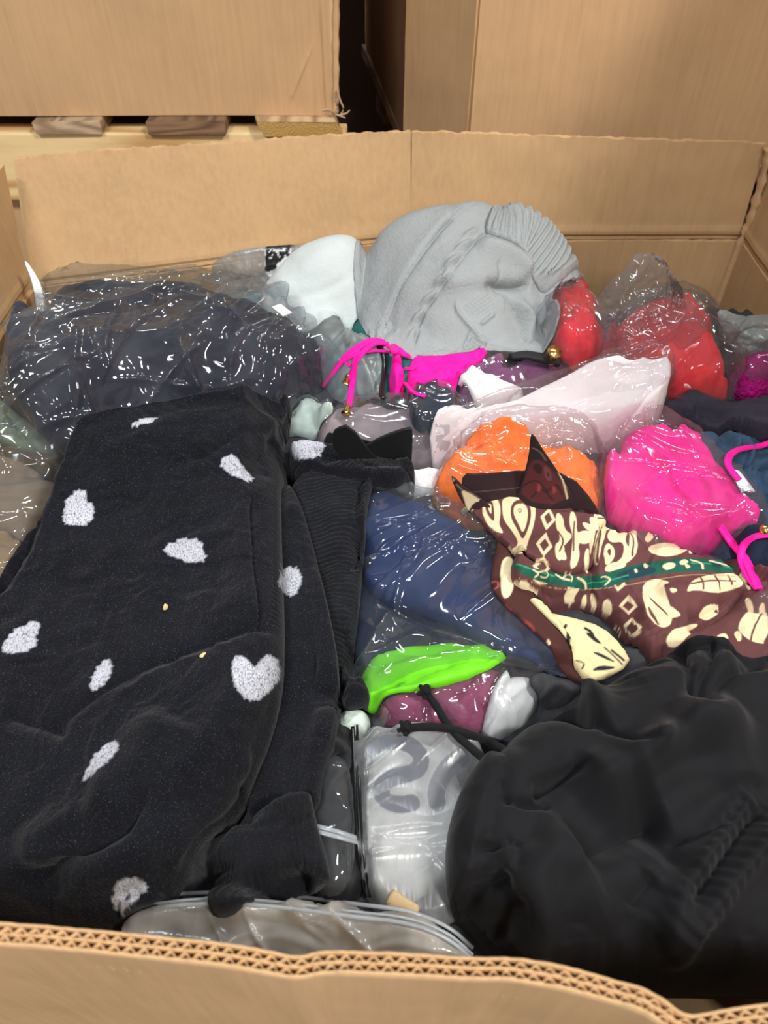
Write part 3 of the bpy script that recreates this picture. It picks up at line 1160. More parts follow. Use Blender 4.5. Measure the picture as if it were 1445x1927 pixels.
# torn paper fibres at the corner foot
for k_, pts in enumerate([[(634, 170), (640, 190), (648, 205), (640, 216)], [(640, 216), (652, 214), (658, 207)], [(628, 214), (640, 218), (650, 222)], [(606, 208), (618, 205), (626, 210)], [(632, 186), (636, 200), (630, 214)]]):
    tube('torn_fibre', [ony(a, b, 1.408 - .002 * k_) for a, b in pts], .0022, M_fibre, carton, seg=6, rf=lambda t: 1.1 - .7 * t)
# corner tape-like crushed edge
tube('crushed_edge', [ony(631, 212, 1.418), ony(632, 150, 1.419), ony(631, 90, 1.42), ony(632, 20, 1.42), ony(633, -60, 1.42)], .006, M_card, carton, seg=8, rf=lambda t: 1 + .15 * math.sin(40 * t))

# ---- back right: tall eight-sided carton on its own pallet
big = empty('cardboard_box', (0.5, 1.8, RIM - .1))
tag(big, 'tall many-sided brown carton standing behind the right half of the bin', 'cardboard box')
A_, B_, C_, D_ = (0.150, 1.37), (0.046, 1.50), (-0.035, 2.05), (0.10, 2.5)
E_, F_ = (1.25, 1.37), (1.25, 2.5)
for k_, (p, q, o_) in enumerate([(A_, E_, (0, -1)), (B_, A_, (-1, -.8)), (C_, B_, (-1, -.15)), (D_, C_, (-1, .3)), (D_, F_, (0, 1)), (E_, F_, (1, 0))]):
    panel('wall_panel', [P3(p, -.10), P3(q, -.10)], [P3(p, .70), P3(q, .70)], .007, M_card if k_ != 2 else M_card_shade, big, nu=60, nv=20,
          disp=wob(.004, .35, 30 + k_), out=o_, rim_noise=0)  # side facing the gap takes the colour with shade painted in
pr = empty('wooden_pallet', (0.6, 1.9, 0.6))
tag(pr, 'dark wooden pallet under the tall many-sided carton, in the gap', 'pallet')
def slab(name, poly, z0, z1, mat, parent):
    n = len(poly)
    V = [(x, y, z0 + RIM) for x, y in poly] + [(x, y, z1 + RIM) for x, y in poly]
    F = [list(range(n))[::-1], [n + i for i in range(n)]] + [[i, (i + 1) % n, n + (i + 1) % n, n + i] for i in range(n)]
    return mesh(name, V, F, mat, parent, smooth=False)
slab('deck_board', [(0.04, 1.475), (-0.055, 2.10), (0.06, 2.10), (0.15, 1.475)], -.125, -.1005, M_darkw, pr)
slab('deck_board', [(0.155, 1.36), (0.155, 2.5), (1.25, 2.5), (1.25, 1.36)], -.125, -.1005, M_darkw, pr)
slab('block', [(0.03, 1.50), (0.015, 1.60), (0.12, 1.60), (0.12, 1.50)], -.215, -.1255, M_pine, pr)
slab('block', [(0.0, 1.9), (-.02, 2.0), (0.12, 2.0), (0.12, 1.9)], -.215, -.1255, M_darkw, pr)
slab('block', [(1.0, 1.5), (1.0, 2.4), (1.2, 2.4), (1.2, 1.5)], -.215, -.1255, M_darkw, pr)
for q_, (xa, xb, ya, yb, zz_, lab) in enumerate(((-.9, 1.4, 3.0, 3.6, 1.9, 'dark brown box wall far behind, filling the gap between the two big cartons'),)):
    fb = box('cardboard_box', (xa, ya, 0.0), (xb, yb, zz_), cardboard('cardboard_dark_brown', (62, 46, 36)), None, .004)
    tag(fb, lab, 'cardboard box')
lb = box('cardboard_box', (0.05, 1.46, 0.0), (1.25, 2.5, RIM - .2155), M_card_shade, None, .004)
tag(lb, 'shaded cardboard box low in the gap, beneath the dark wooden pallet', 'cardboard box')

# unseen carton added right of the bin; its edge shades the tall carton behind
sd = box('cardboard_box', (0.80, 0.25, 0.0), (1.7, 1.28, RIM + 0.78), M_card, None, .006)
tag(sd, 'unseen tall brown carton added right of the open bin to shade the carton behind', 'cardboard box')
# ================================================================ MATERIALS OF THE CLOTHES
F_fill = fabric('packed_dark', (58, 58, 62), coarse=(30, .6, .01))
F_olive = fabric('olive_brown_cloth', (92, 78, 56), coarse=(25, .5, .008))
F_greenw = fabric('pale_green_cloth', (118, 128, 104), coarse=(40, .6, .006))
F_beige = fabric('taupe_cloth', (128, 110, 92), coarse=(25, .4, .006))
F_beige2 = fabric('tan_cloth', (146, 120, 86), coarse=(25, .4, .006))
F_teal = fabric('teal_cloth', (30, 104, 98), rough=.6, coarse=(60, .5, .004))
F_greyteal = fabric('grey_teal_cloth', (92, 122, 126), rough=.8, var=.25, coarse=(30, .5, .006))
F_tealpale = fabric('pale_teal_cloth', (128, 168, 172), coarse=(40, .4, .005))
F_navy = fabric('navy_fleece', (26, 28, 44), rough=.95, var=.25, sheen=.5, coarse=(60, .7, .006))
F_navys = fabric('navy_cloth', (20, 44, 90), rough=.7, sheen=.1, coarse=(12, .3, .006))
F_navyd = fabric('dark_navy_cloth', (26, 36, 56), rough=.8, coarse=(30, .5, .006))
F_blue = fabric('dusty_blue_cloth', (52, 76, 100), rough=.85, var=.2, coarse=(50, .6, .006))
F_char = fabric('charcoal_violet_cloth', (50, 46, 58), rough=.8, coarse=(40, .5, .006))
F_lilac = fabric('purple_cloth', (132, 72, 116), rough=.7, var=.2, coarse=(70, .6, .006))
F_mag = fabric('magenta_lace', (176, 10, 116), rough=.7, var=.5, coarse=(150, 1.0, .01))
F_plum = fabric('plum_cloth', (150, 62, 98), rough=.6, var=.2, coarse=(70, .6, .005))
F_red = fabric('coral_red_cloth', (232, 42, 58), rough=.6, var=.1, coarse=(70, .5, .004))
F_red2 = fabric('bright_red_cloth', (242, 48, 54), rough=.6, var=.1, coarse=(60, .5, .004))
F_white = fabric('white_cloth', (234, 232, 230), rough=.9, var=.04, coarse=(50, .4, .004))
F_fleece = fabric('white_fleece', (198, 207, 206), rough=1, var=.04, sheen=.4, weave=500, wstr=.5, wdist=.001, coarse=(70, .4, .003))
F_orange = fabric('orange_cloth', (255, 124, 10), rough=.65, var=.08, coarse=(80, .5, .004))
F_pink = fabric('hot_pink_cloth', (255, 20, 158), rough=.55, var=.04, coarse=(30, .3, .004))
F_pinkr = fabric('hot_pink_ribbed', (244, 14, 160), rough=.7, var=.06, weave=500, wstr=.5, wdist=.0008)
F_lime = fabric('lime_cloth', (112, 214, 28), rough=.6, var=.06, coarse=(40, .3, .003))
F_mauve = fabric('grey_mauve_cloth', (150, 134, 138), rough=.8, var=.15, coarse=(50, .5, .005))
F_blackk = fabric('black_scuba', (22, 22, 25), rough=.75, var=.12, sheen=.35, weave=1500, wstr=.2, wdist=.0003, spec=.15)
F_blacks = fabric('black_satin', (24, 25, 27), rough=.55, var=.1)
F_grey = fabric('light_grey_knit', (158, 163, 164), rough=1, var=.05, sheen=.4, weave=620, wstr=.8, wdist=.0012, coarse=(220, .6, .0018), spec=.1)
F_sweat = fabric('black_knit', (24, 25, 30), rough=1, var=.30, sheen=.5, attr=True, weave=520, wstr=.8, wdist=.0012, speck=((120, 125, 140), 1500, .70, .5),
                 coarse=(190, .4, .0015), knit=(60, 8, .12, .0008), spec=.06, stitch=760)
F_cuff = fabric('black_rib_knit', (25, 26, 30), rough=1, var=.3, sheen=.5, weave=520, wstr=.8, wdist=.0014, speck=((110, 115, 130), 1500, .72, .5), spec=.1)
F_print = fabric('printed_cotton', (255, 255, 255), rough=.75, var=.04, attr=True, weave=1200, sheen=.1, coarse=(60, .25, .003))
F_cord = fabric('black_cord', (20, 20, 22), rough=.8, weave=2500, wstr=.8, wdist=.0006)
F_greyw = fabric('pale_green_print', (206, 220, 208), attr=False, coarse=(60, .4, .004))

B_clear = film('clear_bag', haze=.05, rough=.09, k=1.5, cr=(30, .35, .006), cr2=(160, .15, .001))
B_navy = film('clear_bag_glossy', haze=.045, rough=.07, k=1.15, cr=(22, .4, .008), cr2=(120, .12, .001))
B_milky = film('frosted_bag', haze=.38, rough=.28, k=1.0, tint=(222, 228, 228), hazecol=(205, 214, 214))
B_pinkish = film('clear_bag_crinkled', haze=.07, rough=.10, k=1.1, cr=(45, .45, .005), tint=(243, 238, 240), hazecol=(232, 226, 229))
B_ink = film('printed_frosted_bag', haze=.40, rough=.25, k=1.0, ink=True, tint=(228, 230, 230), hazecol=(206, 210, 212))
B_inkc = film('printed_clear_bag', haze=.06, rough=.1, k=1.1, ink=True, cr=(45, .45, .005))
B_seam = plain('bag_seam', (200, 206, 206), 0.3)
M_black_gloss = plain('black_plastic', (16, 16, 18), .22)
M_gold = plain('gold_metal', (236, 196, 120), .22, 1.0)
M_label = plain('white_label', (238, 238, 238), .5)
M_inkd = plain('black_print', (30, 28, 30), .6)


def T(o, label, cat, group=None):
    """o: a thing (mesh or empty)"""
    return tag(o, label, cat, group)


def thing(name, px, py, label, cat, group=None, dz=0.0):
    p = top(px, py)
    e = empty(name, (p[0], p[1], p[2] + RIM - 0.01 + dz))
    return tag(e, label, cat, group)


# ================================================================ LAYER 0: what is packed beneath
fill = lay('packed_clothes', [(-800, 520), (2250, 520), (9000, 1990), (-7500, 1990)], F_fill, thick=.004, edge=.01, step=.006, smooth=0,
           wrs=[('r', .012, .09, 20, 1.5, 3), ('f', .006, .03, 0, 1, 4)], z=-.27)
tag(fill, kind='stuff')

# ================================================================ BACK AND LEFT
T(lay('folded_garment', [(-90, 590), (30, 600), (110, 700), (150, 850), (90, 960), (-90, 960)], F_olive, thick=.05, edge=.05, wrs=[('r', .008, .05, 70, 2, 12)]),
  'olive brown garment under clear film at the left wall of the bin', 'garment')
T(lay('folded_garment', [(-80, 770), (30, 775), (110, 850), (120, 875), (40, 880), (-80, 860)], F_greenw, thick=.015, edge=.02, wrs=[('r', .006, .03, 40, 2, 13)]),
  'pale green crumpled cloth strip at the left edge, above the tan cloth', 'garment')
T(lay('folded_garment', [(-90, 870), (40, 862), (140, 900), (160, 980), (60, 1060), (-90, 1060)], F_beige, thick=.05, edge=.05, wrs=[('r', .010, .07, 10, 2.5, 14)]),
  'taupe satin garment beside the upper left edge of the heart sweater', 'garment')
T(lay('folded_garment', [(-90, 1010), (30, 1000), (100, 1040), (60, 1180), (-90, 1200)], F_beige2, thick=.035, edge=.04, wrs=[('r', .008, .06, 10, 2.5, 15)]),
  'tan garment at the left edge, under the heart sweater', 'garment')
T(lay('plastic_bag', [(-120, 600), (20, 598), (90, 640), (150, 800), (190, 900), (90, 1100), (0, 1200), (-120, 1200)], B_clear, thick=.012, edge=.03, streaks=[(26, .05, .20, .004, .010, 50, 30, 1)], film=True, tent=.02,
      wrs=[('c', .010, .06, 60, 2.2, 16), ('c', .003, .02, 20, 1.5, 17)], step=.0025),
  'clear crumpled bag over the brown and tan garments at the left wall', 'plastic bag')

T(lay('folded_garment', [(400, 530), (450, 500), (540, 494), (590, 520), (560, 600), (420, 600)], F_tealpale, thick=.04, edge=.05, lift=.03, wrs=[('r', .006, .05, 0, 1.5, 18)]),
  'pale teal garment in the frosted bag by the back wall', 'garment')
eb = lay('plastic_bag', [(385, 505), (400, 488), (450, 472), (560, 466), (610, 500), (560, 620), (410, 600)], B_ink, thick=.012, edge=.03, lift=.0, film=True, tent=.02,
         wrs=[('c', .006, .06, 60, 2, 19)], step=.0022,
         paint_ink=[((235, 238, 238), .9, [(503, 464), (545, 460), (570, 462), (540, 486), (508, 500)], 0),
                    ((25, 24, 26), 1, [(502, 466), (545, 462)], .0010), ((25, 24, 26), 1, [(508, 476), (513, 470), (518, 473), (516, 479), (523, 478)], .0012, 1),
                    ((25, 24, 26), 1, [(528, 472), (532, 478), (534, 472)], .0012, 1), ((25, 24, 26), 1, [(542, 463), (540, 470), (544, 477)], .0014, 1),
                    ((25, 24, 26), 1, [(504, 486), (524, 483)], .0022), ((25, 24, 26), 1, [(504, 497), (515, 492)], .0034), ((25, 24, 26), 1, [(503, 466), (504, 500)], .0012)])
filmsheet('bag_neck', [(396, 500), (415, 484), (450, 470), (500, 464), (556, 460), (600, 470), (600, 540), (400, 548)], 1.075, B_ink, eb, amp=.006, seed=21, ang=80,
          ink=[((235, 238, 238), .9, [(524, 468), (524, 500)], .020), ((25, 24, 26), 1, [(502, 466), (560, 460)], .0016), ((25, 24, 26), 1, [(508, 477), (513, 471), (518, 474), (516, 480), (523, 479)], .0016),
               ((25, 24, 26), 1, [(528, 473), (532, 479), (534, 473)], .0016), ((25, 24, 26), 1, [(543, 464), (540, 471), (545, 478)], .0018), ((25, 24, 26), 1, [(504, 487), (526, 484)], .0028), ((25, 24, 26), 1, [(504, 499), (516, 494)], .0042),
               ((25, 24, 26), 1, [(503, 466), (504, 502)], .0016)])
T(eb, 'frosted bag with a black printed label, by the back wall left of the white fleece', 'plastic bag')

# teal things under the grey knit
T(lay('folded_garment', [(645, 585), (700, 572), (870, 620), (960, 700), (930, 770), (800, 792), (700, 768), (660, 650)], F_teal, thick=.045, edge=.04,
      wrs=[('r', .007, .04, 60, 2, 21)], feats=[('s', [(650, 590), (760, 660), (900, 690)], .004, .008, .03)]),
  'dark teal garment beneath the grey knit and the pink bikini', 'garment')
T(lay('folded_garment', [(590, 800), (640, 758), (720, 750), (860, 762), (900, 810), (860, 880), (700, 900), (610, 870)], F_mauve, thick=.045, edge=.05,
      wrs=[('r', .006, .05, 20, 2.5, 22)], feats=[('v', [(735, 765), (715, 800), (705, 850)], .002, .006), ('r', [(640, 790), (760, 770), (870, 790)], .01, .006)]),
  'greyish mauve folded trousers behind the black satin corners', 'garment')
T(lay('plastic_bag', [(612, 800), (650, 756), (720, 748), (868, 760), (905, 800), (850, 880), (690, 890)], B_clear, thick=.006, edge=.02, streaks=[(8, .05, .15, .003, .004, 30, 30, 8)], film=True, tent=.012,
      wrs=[('c', .004, .05, 10, 2.5, 23)], step=.0025), 'clear bag around the greyish mauve trousers', 'plastic bag')
T(lay('folded_garment', [(560, 640), (595, 610), (630, 598), (670, 650), (700, 730), (640, 745), (590, 720)], F_greyteal, thick=.02, edge=.03),
  'grey teal garment inside the frosted zip bag', 'garment')
zipb = lay('plastic_bag', [(560, 610), (600, 600), (630, 585), (668, 620), (716, 650), (726, 745), (680, 750), (600, 735)], B_milky, thick=.02, edge=.03, film=True, tent=.02,
           wrs=[('c', .006, .05, 60, 2, 24)], step=.0025)
T(zipb, 'frosted bag with a black zip, left of the pink bikini knot', 'plastic bag')
zp = [top(a, b, .006) for a, b in [(708, 640), (722, 665), (724, 700), (716, 742), (722, 750)]]
zo = tube('zip', zp, .0035, M_black_gloss, zipb, seg=8, flat=.6)
zo.location = zo.location  # already relative

T(lay('folded_garment', [(540, 770), (575, 735), (612, 742), (632, 780), (618, 810), (560, 830), (530, 815)], F_greyw, thick=.03, edge=.03, wrs=[('r', .004, .025, 50, 2, 25)]),
  'white and pale green cloth tucked above the folded sweater collar', 'garment')
T(lay('plastic_bag', [(528, 800), (545, 765), (590, 752), (634, 790), (600, 832), (540, 830)], B_clear, thick=.006, edge=.02, film=True, tent=.01, wrs=[('c', .004, .03, 40, 2, 26)], step=.002),
  'clear bag over the white and pale green cloth', 'plastic bag')

T(lay('folded_garment', [(850, 760), (870, 700), (930, 668), (1010, 655), (1070, 670), (1080, 730), (980, 790)], F_lilac, thick=.05, edge=.04, wrs=[('r', .005, .03, 30, 2, 27)]),
  'purple garment in clear film, under the right edge of the grey knit', 'garment')
T(lay('plastic_bag', [(840, 770), (862, 695), (930, 662), (1050, 650), (1100, 690), (1060, 750), (960, 800)], B_clear, thick=.008, edge=.02, streaks=[(18, .03, .08, .0025, .005, 80, 20, 6)], film=True, tent=.01,
      wrs=[('c', .005, .04, 80, 2, 28), ('c', .002, .015, 80, 2, 29)], step=.002), 'clear bag around the purple garment', 'plastic bag')
T(lay('folded_garment', [(852, 705), (882, 700), (900, 720), (960, 740), (990, 752), (960, 775), (900, 775), (862, 735)], F_white, thick=.008, edge=.012, wrs=[('r', .003, .03, -20, 2, 30)]),
  'white cloth edge in front of the purple garment', 'garment')
T(lay('folded_garment', [(770, 740), (815, 730), (850, 740), (860, 780), (820, 840), (770, 830)], F_navyd, thick=.02, edge=.02, wrs=[('r', .006, .03, 20, 1.5, 31)]),
  'dark navy bundle in film, below the pink bikini cup', 'garment')
T(lay('plastic_bag', [(762, 760), (800, 735), (850, 742), (900, 775), (840, 850), (775, 850)], B_clear, thick=.008, edge=.02, streaks=[(16, .02, .08, .0025, .006, 40, 40, 7)], film=True, tent=.01,
      wrs=[('c', .007, .03, 20, 1.5, 32)], step=.002), 'crinkled clear bag over the dark navy bundle', 'plastic bag')

# right edge: blues and violets
T(lay('folded_garment', [(1230, 860), (1300, 800), (1540, 790), (1600, 1020), (1500, 1200), (1380, 1160), (1330, 1010)], F_blue, thick=.05, edge=.05,
      wrs=[('r', .014, .035, 80, 3.5, 33)], feats=[('v', [(1310, 880), (1380, 872), (1500, 880)], .003, .012), ('v', [(1390, 900), (1420, 960), (1430, 1080)], .004, .01)]),
  'dusty blue pleated garment at the right wall behind the pink straps', 'garment')
T(lay('folded_garment', [(1370, 1000), (1460, 985), (1560, 1000), (1560, 1180), (1440, 1160), (1380, 1090)], F_navyd, thick=.035, edge=.04, wrs=[('r', .006, .05, 60, 2.5, 34)]),
  'dark navy swimsuit cup framed by the lower pink strap', 'garment')
T(lay('folded_garment', [(1360, 720), (1380, 670), (1440, 650), (1560, 660), (1560, 760), (1390, 765)], F_mag, thick=.05, edge=.04, wrs=[('r', .008, .02, 30, 1, 35)]),
  'magenta lace garment at the right wall', 'garment')
T(filmsheet('plastic_bag', [(1346, 592), (1358, 580), (1395, 597), (1450, 592), (1520, 600), (1520, 700), (1400, 700), (1375, 650)], float(toW([(1420, 690)], 0, HM)[0, 1]) + .03, B_milky, seed=9, ang=30),
  'frosted bag neck standing up against the right wall, above the magenta lace', 'plastic bag')
T(lay('plastic_bag', [(1365, 680), (1400, 650), (1560, 640), (1560, 740), (1400, 745), (1372, 720)], B_clear, thick=.008, edge=.03, film=True, tent=.02,
      wrs=[('c', .010, .05, 30, 2, 36), ('c', .004, .02, 30, 2, 37)], step=.0022), 'clear bag film over the magenta lace at the right wall', 'plastic bag')
T(lay('folded_garment', [(1215, 770), (1262, 748), (1330, 745), (1400, 742), (1450, 735), (1560, 740), (1560, 870), (1440, 850), (1340, 815), (1280, 800), (1230, 800)], F_char, thick=.028, edge=.03,
      wrs=[('r', .005, .05, -15, 3, 38)], feats=[('s', [(1560, 860), (1440, 830), (1340, 790), (1225, 775)], .003, .010, .04), ('r', [(1270, 760), (1380, 765), (1500, 790)], .012, .008)]),
  'charcoal violet waistband garment beneath the bright red bag', 'garment')

# reds
RG1 = [(985, 560, .03), (1010, 545, .03), (1080, 560, .03), (1130, 610), (1150, 680), (1120, 720), (1060, 715), (1020, 650)]
RG2 = [(1130, 640, .02), (1170, 610, .02), (1230, 580, .04), (1290, 572, .04), (1330, 630, .02), (1370, 700), (1385, 748), (1300, 760), (1220, 755), (1140, 720)]
T(lay('folded_garment', RG1, F_red, thick=.07, edge=.05,
      wrs=[('r', .006, .05, 75, 2, 41)], feats=[('v', [(1010, 570), (1040, 640), (1050, 700)], .004, .012), ('r', [(1070, 570), (1100, 640), (1100, 700)], .012, .012)]),
  'coral red garment in a clear bag, directly right of the grey knit', 'garment')
T(lay('folded_garment', RG2, F_red2, thick=.085, edge=.06,
      wrs=[('r', .007, .05, -50, 2, 42)], feats=[('v', [(1225, 590), (1215, 620), (1235, 660)], .004, .016), ('r', [(1290, 600), (1340, 680), (1375, 740)], .012, .010),
                                                 ('v', [(1290, 755), (1320, 730), (1360, 735)], .005, .010)]),
  'bright red garment in a crinkled bag by the back right corner', 'garment')
T(lay('plastic_bag', grow(RG1, 14), B_pinkish, thick=.014, edge=.03, streaks=[(26, .04, .14, .003, .008, 110, 25, 2)], film=True, tent=.02,
      wrs=[('c', .009, .06, 110, 2.5, 43), ('c', .004, .02, 60, 2, 44)], step=.0018), 'clear crinkled bag around the coral red garment', 'plastic bag')


def crown(X, Y, D):
    """the empty neck of the bag stands up behind the garment"""
    c = toW([(1205, 560, .05)], .03)[0]
    return .045 * np.exp(-(((X - c[0]) / .05) ** 2 + ((Y - c[1]) / .035) ** 2))


txt = []
for i in range(5):   # tiny lines of print on the neck of the bag
    txt.append(((40, 36, 42), .85, [(1258 + i * 6, 512 + i * 6), (1262 + i * 6, 545 + i * 5), (1259 + i * 6, 568 + i * 2)], .0007))
for i in range(6):
    txt.append(((36, 32, 38), .9, [(1230 + i * 5, 482 + i * 3), (1234 + i * 5, 486 + i * 3)], .0012))
rb = lay('plastic_bag', grow(RG2, 12),
      B_inkc, thick=.012, edge=.02, streaks=[(40, .04, .16, .003, .009, 120, 30, 3)], film=True, tent=.02, wrs=[('c', .012, .06, 120, 2, 45), ('c', .006, .022, 60, 1.5, 46)], step=.0016, paint_ink=[])
T(rb,
  'crinkled clear bag with tiny black print, around the bright red garment', 'plastic bag')
filmsheet('bag_neck', [(1120, 570), (1145, 528), (1172, 515), (1185, 484), (1215, 474), (1248, 484), (1268, 520), (1296, 560), (1335, 610), (1360, 660), (1300, 690), (1130, 660)], float(toW([(1230, 640)], 0, HM)[0, 1]) + .02, B_inkc, rb, ink=txt, seed=3, ang=60)
cb = None

WG = [(800, 840), (830, 805), (960, 750), (1080, 700), (1160, 672), (1245, 668), (1262, 690), (1262, 735), (1200, 775), (1050, 790), (930, 810), (860, 850)]
# white bagged garment lying across, its end square at the right
T(lay('folded_garment', [(800, 850, .68), (828, 800, .72), (960, 748, .75), (1080, 694, .775), (1160, 660, .785), (1250, 664, .785), (1268, 680, .78), (1266, 738, .735), (1200, 780, .71), (1050, 796, .705), (930, 815, .695), (865, 852, .685)], F_white, thick=.032, edge=.012, smooth=1, outY=True,
      sculpt=[(830, 812, .70, -.012), (960, 758, .735), (1080, 706, .76), (1160, 670, .77), (1250, 674, .77), (1258, 705, .75), (1258, 736, .73), (1190, 772, .71), (1050, 788, .705), (930, 806, .69), (860, 846, .685, -.014), (1100, 745, .735), (1200, 715, .755), (980, 780, .715)],
     
      wrs=[('r', .004, .05, 25, 4, 51)],
      feats=[('s', [(820, 825), (960, 765), (1090, 712), (1180, 682)], .003, .006, .03), ('r', [(1150, 720), (1200, 730), (1250, 720)], .01, .006), ('v', [(960, 800), (1100, 750), (1230, 745)], .004, .006)]),
  'long white folded garment with a square right end, in front of the reds', 'garment')
T(lay('plastic_bag', grow(WG[:8], 9) + [(1210, 790), (1120, 860), (1000, 850), (850, 870), (790, 860)], B_pinkish, thick=.004, edge=.01, streaks=[(30, .05, .2, .003, .006, 20, 15, 4)], film=True, tent=.008,
      wrs=[('c', .005, .05, 25, 3, 52), ('c', .003, .018, 25, 2, 53)], step=.0018), 'clear bag around the long white garment', 'plastic bag')
T(lay('folded_garment', [(745, 870), (790, 850), (860, 845), (900, 880), (860, 930), (800, 940), (740, 920)], F_white, thick=.025, edge=.03, wrs=[('r', .006, .03, 60, 2, 54)]),
  'white cotton garment left of the orange bag, behind the navy bag', 'garment')

# orange
def gather(c0, c1, a):
    def f(X, Y, D):
        c = toW([c0], .02)[0]; c_ = toW([c1], .02)[0]
        s = np.hypot(c_[0] - c[0], c_[1] - c[1])
        m = np.exp(-(((X - c[0]) ** 2 + (Y - c[1]) ** 2) / s ** 2))
        return a * m * ridged(X / .010, Y / .022, 2, 5)
    return f


T(lay('folded_garment', [(815, 905), (845, 850), (880, 805), (940, 780), (1000, 790), (1060, 815), (1110, 840), (1135, 880), (1140, 960), (1080, 1000), (960, 1010), (870, 985), (815, 945)], F_orange, thick=.045, edge=.05,
      wrs=[('r', .006, .035, 150, 1.6, 61)], extra=gather((1040, 850), (1120, 880), .006),
      feats=[('v', [(880, 810), (930, 870), (900, 920)], .004, .006), ('s', [(990, 790), (1040, 830), (1140, 850)], .004, .006, .02)]),
  'orange gathered garment in a clear bag, behind the paisley shirt', 'garment')
T(lay('plastic_bag', [(808, 930), (822, 880), (860, 815), (930, 770), (1010, 765), (1090, 780), (1140, 830), (1160, 890), (1150, 1000), (1000, 1020), (870, 1000)], B_pinkish, thick=.008, edge=.02, streaks=[(26, .04, .16, .003, .006, 140, 30, 5)], film=True, tent=.012,
      wrs=[('c', .006, .05, 150, 2.2, 62), ('c', .003, .02, 120, 2, 63)], step=.0018), 'clear bag around the orange garment', 'plastic bag')
# ================================================================ MIDDLE
T(lay('folded_garment', [(650, 1100), (760, 1080), (930, 1150), (1000, 1230), (900, 1280), (700, 1270), (640, 1230)], F_navyd, thick=.012, edge=.03, wrs=[('r', .004, .05, 160, 2, 71)]),
  'dark navy garment in film, above the lime green hem', 'garment')
T(lay('folded_garment', [(700, 1340), (740, 1290), (830, 1260), (960, 1240), (950, 1330), (900, 1400), (760, 1400)], F_plum, thick=.035, edge=.03, wrs=[('r', .004, .03, 60, 2, 72)]),
  'plum garment in film, below the lime green hem', 'garment')
T(lay('folded_garment', [(930, 1290), (960, 1250), (1010, 1280), (1020, 1330), (940, 1400), (900, 1390)], F_white, thick=.03, edge=.03, wrs=[('r', .005, .03, 60, 2, 73)]),
  'small white cloth in film beside the plum garment', 'garment')
T(lay('plastic_bag', [(690, 1350), (740, 1280), (960, 1225), (1020, 1250), (1050, 1300), (1000, 1370), (900, 1420), (740, 1420)], B_clear, thick=.005, edge=.02, streaks=[(16, .02, .08, .0025, .005, 60, 30, 14)], film=True, tent=.012,
      wrs=[('c', .004, .03, 60, 2, 74), ('c', .002, .012, 40, 2, 75)], step=.0016), 'clear bag around the plum and white cloths', 'plastic bag')
T(lay('folded_garment', [(985, 1280), (1060, 1262), (1110, 1290), (1060, 1330), (1000, 1330)], F_fill, thick=.012, edge=.02), 'grey brown cloth scrap at the top edge of the black scuba garment', 'garment')
T(lay('folded_garment', [(630, 1335), (690, 1325), (700, 1360), (680, 1400), (630, 1400)], F_greyw, thick=.015, edge=.02, wrs=[('r', .004, .012, 20, 2, 76)]),
  'small white crocheted cloth below the corner of the lime hem', 'garment')
T(lay('folded_garment', [(560, 1380), (640, 1350), (700, 1400), (700, 1700), (600, 1720), (540, 1600)], F_blacks, thick=.03, edge=.04, wrs=[('r', .008, .05, 60, 2, 77)]),
  'black garment in a small zip bag, between sweater and frosted bag', 'garment')
B_seamf2 = film('bag_zip_strip', haze=.5, rough=.3, k=1.2)
sb = lay('plastic_bag', [(570, 1440), (610, 1420), (660, 1440), (672, 1580), (660, 1690), (600, 1700), (560, 1600)], B_clear, thick=.006, edge=.02, film=True, tent=.012, wrs=[('c', .006, .04, 80, 2, 78)], step=.0016)
T(sb, 'small clear zip bag between the heart sweater and the frosted numbered bag', 'plastic bag')
for dy in (0, 9):
    tube('zip', [top(592, 1555 + dy, .004), top(635, 1566 + dy, .004), top(676, 1580 + dy, .004)], 0.002, B_seamf2, sb, seg=8, flat=.5)

# lime hem
T(lay('folded_garment', [(650, 1338), (668, 1290), (690, 1240), (760, 1215), (880, 1205), (965, 1243), (905, 1285), (800, 1318), (720, 1328)], F_lime, thick=.010, edge=.012, smooth=1,
      wrs=[('r', .004, .04, 15, 3, 81)], feats=[('s', [(905, 1272), (800, 1295), (690, 1315)], .002, .0, .02), ('r', [(700, 1275), (800, 1250), (930, 1235)], .008, .007),
                                                ('v', [(700, 1300), (780, 1280), (860, 1250)], .003, .006)]),
  'lime green garment hem under the edge of the navy bag', 'garment')
# navy bag
T(lay('folded_garment', [(690, 925), (760, 905), (870, 950), (930, 1010), (1000, 1120), (1090, 1260), (1060, 1275), (960, 1240), (800, 1160), (680, 1130), (670, 1000)], F_navys, thick=.026, edge=.05,
      wrs=[('f', .006, .07, 60, 2, 82)], feats=[('r', [(700, 1000), (800, 1020), (870, 1100)], .02, .008)]),
  'smooth navy garment in a clear bag, right of the sweater hem', 'garment')
T(lay('plastic_bag', [(683, 935), (700, 912), (760, 905), (860, 935), (925, 1000), (1010, 1110), (1100, 1270), (1060, 1290), (960, 1262), (880, 1256), (780, 1272), (700, 1312), (662, 1300), (675, 1100)], B_navy, thick=.008, edge=.02, streaks=[(18, .08, .25, .004, .008, 35, 30, 13)], film=True, tent=.015,
      wrs=[('c', .009, .07, 40, 2.5, 83), ('c', .003, .025, 60, 2, 84)], step=.0018,
      feats=[('r', [(690, 1140), (790, 1050), (880, 1000)], .004, .006), ('r', [(800, 1010), (790, 1060), (720, 1130)], .003, .006), ('v', [(680, 1140), (800, 1165), (960, 1245)], .004, .014), ('r', [(770, 1020), (850, 1030), (890, 1060)], .004, .005)]),
  'clear glossy bag around the navy garment', 'plastic bag')


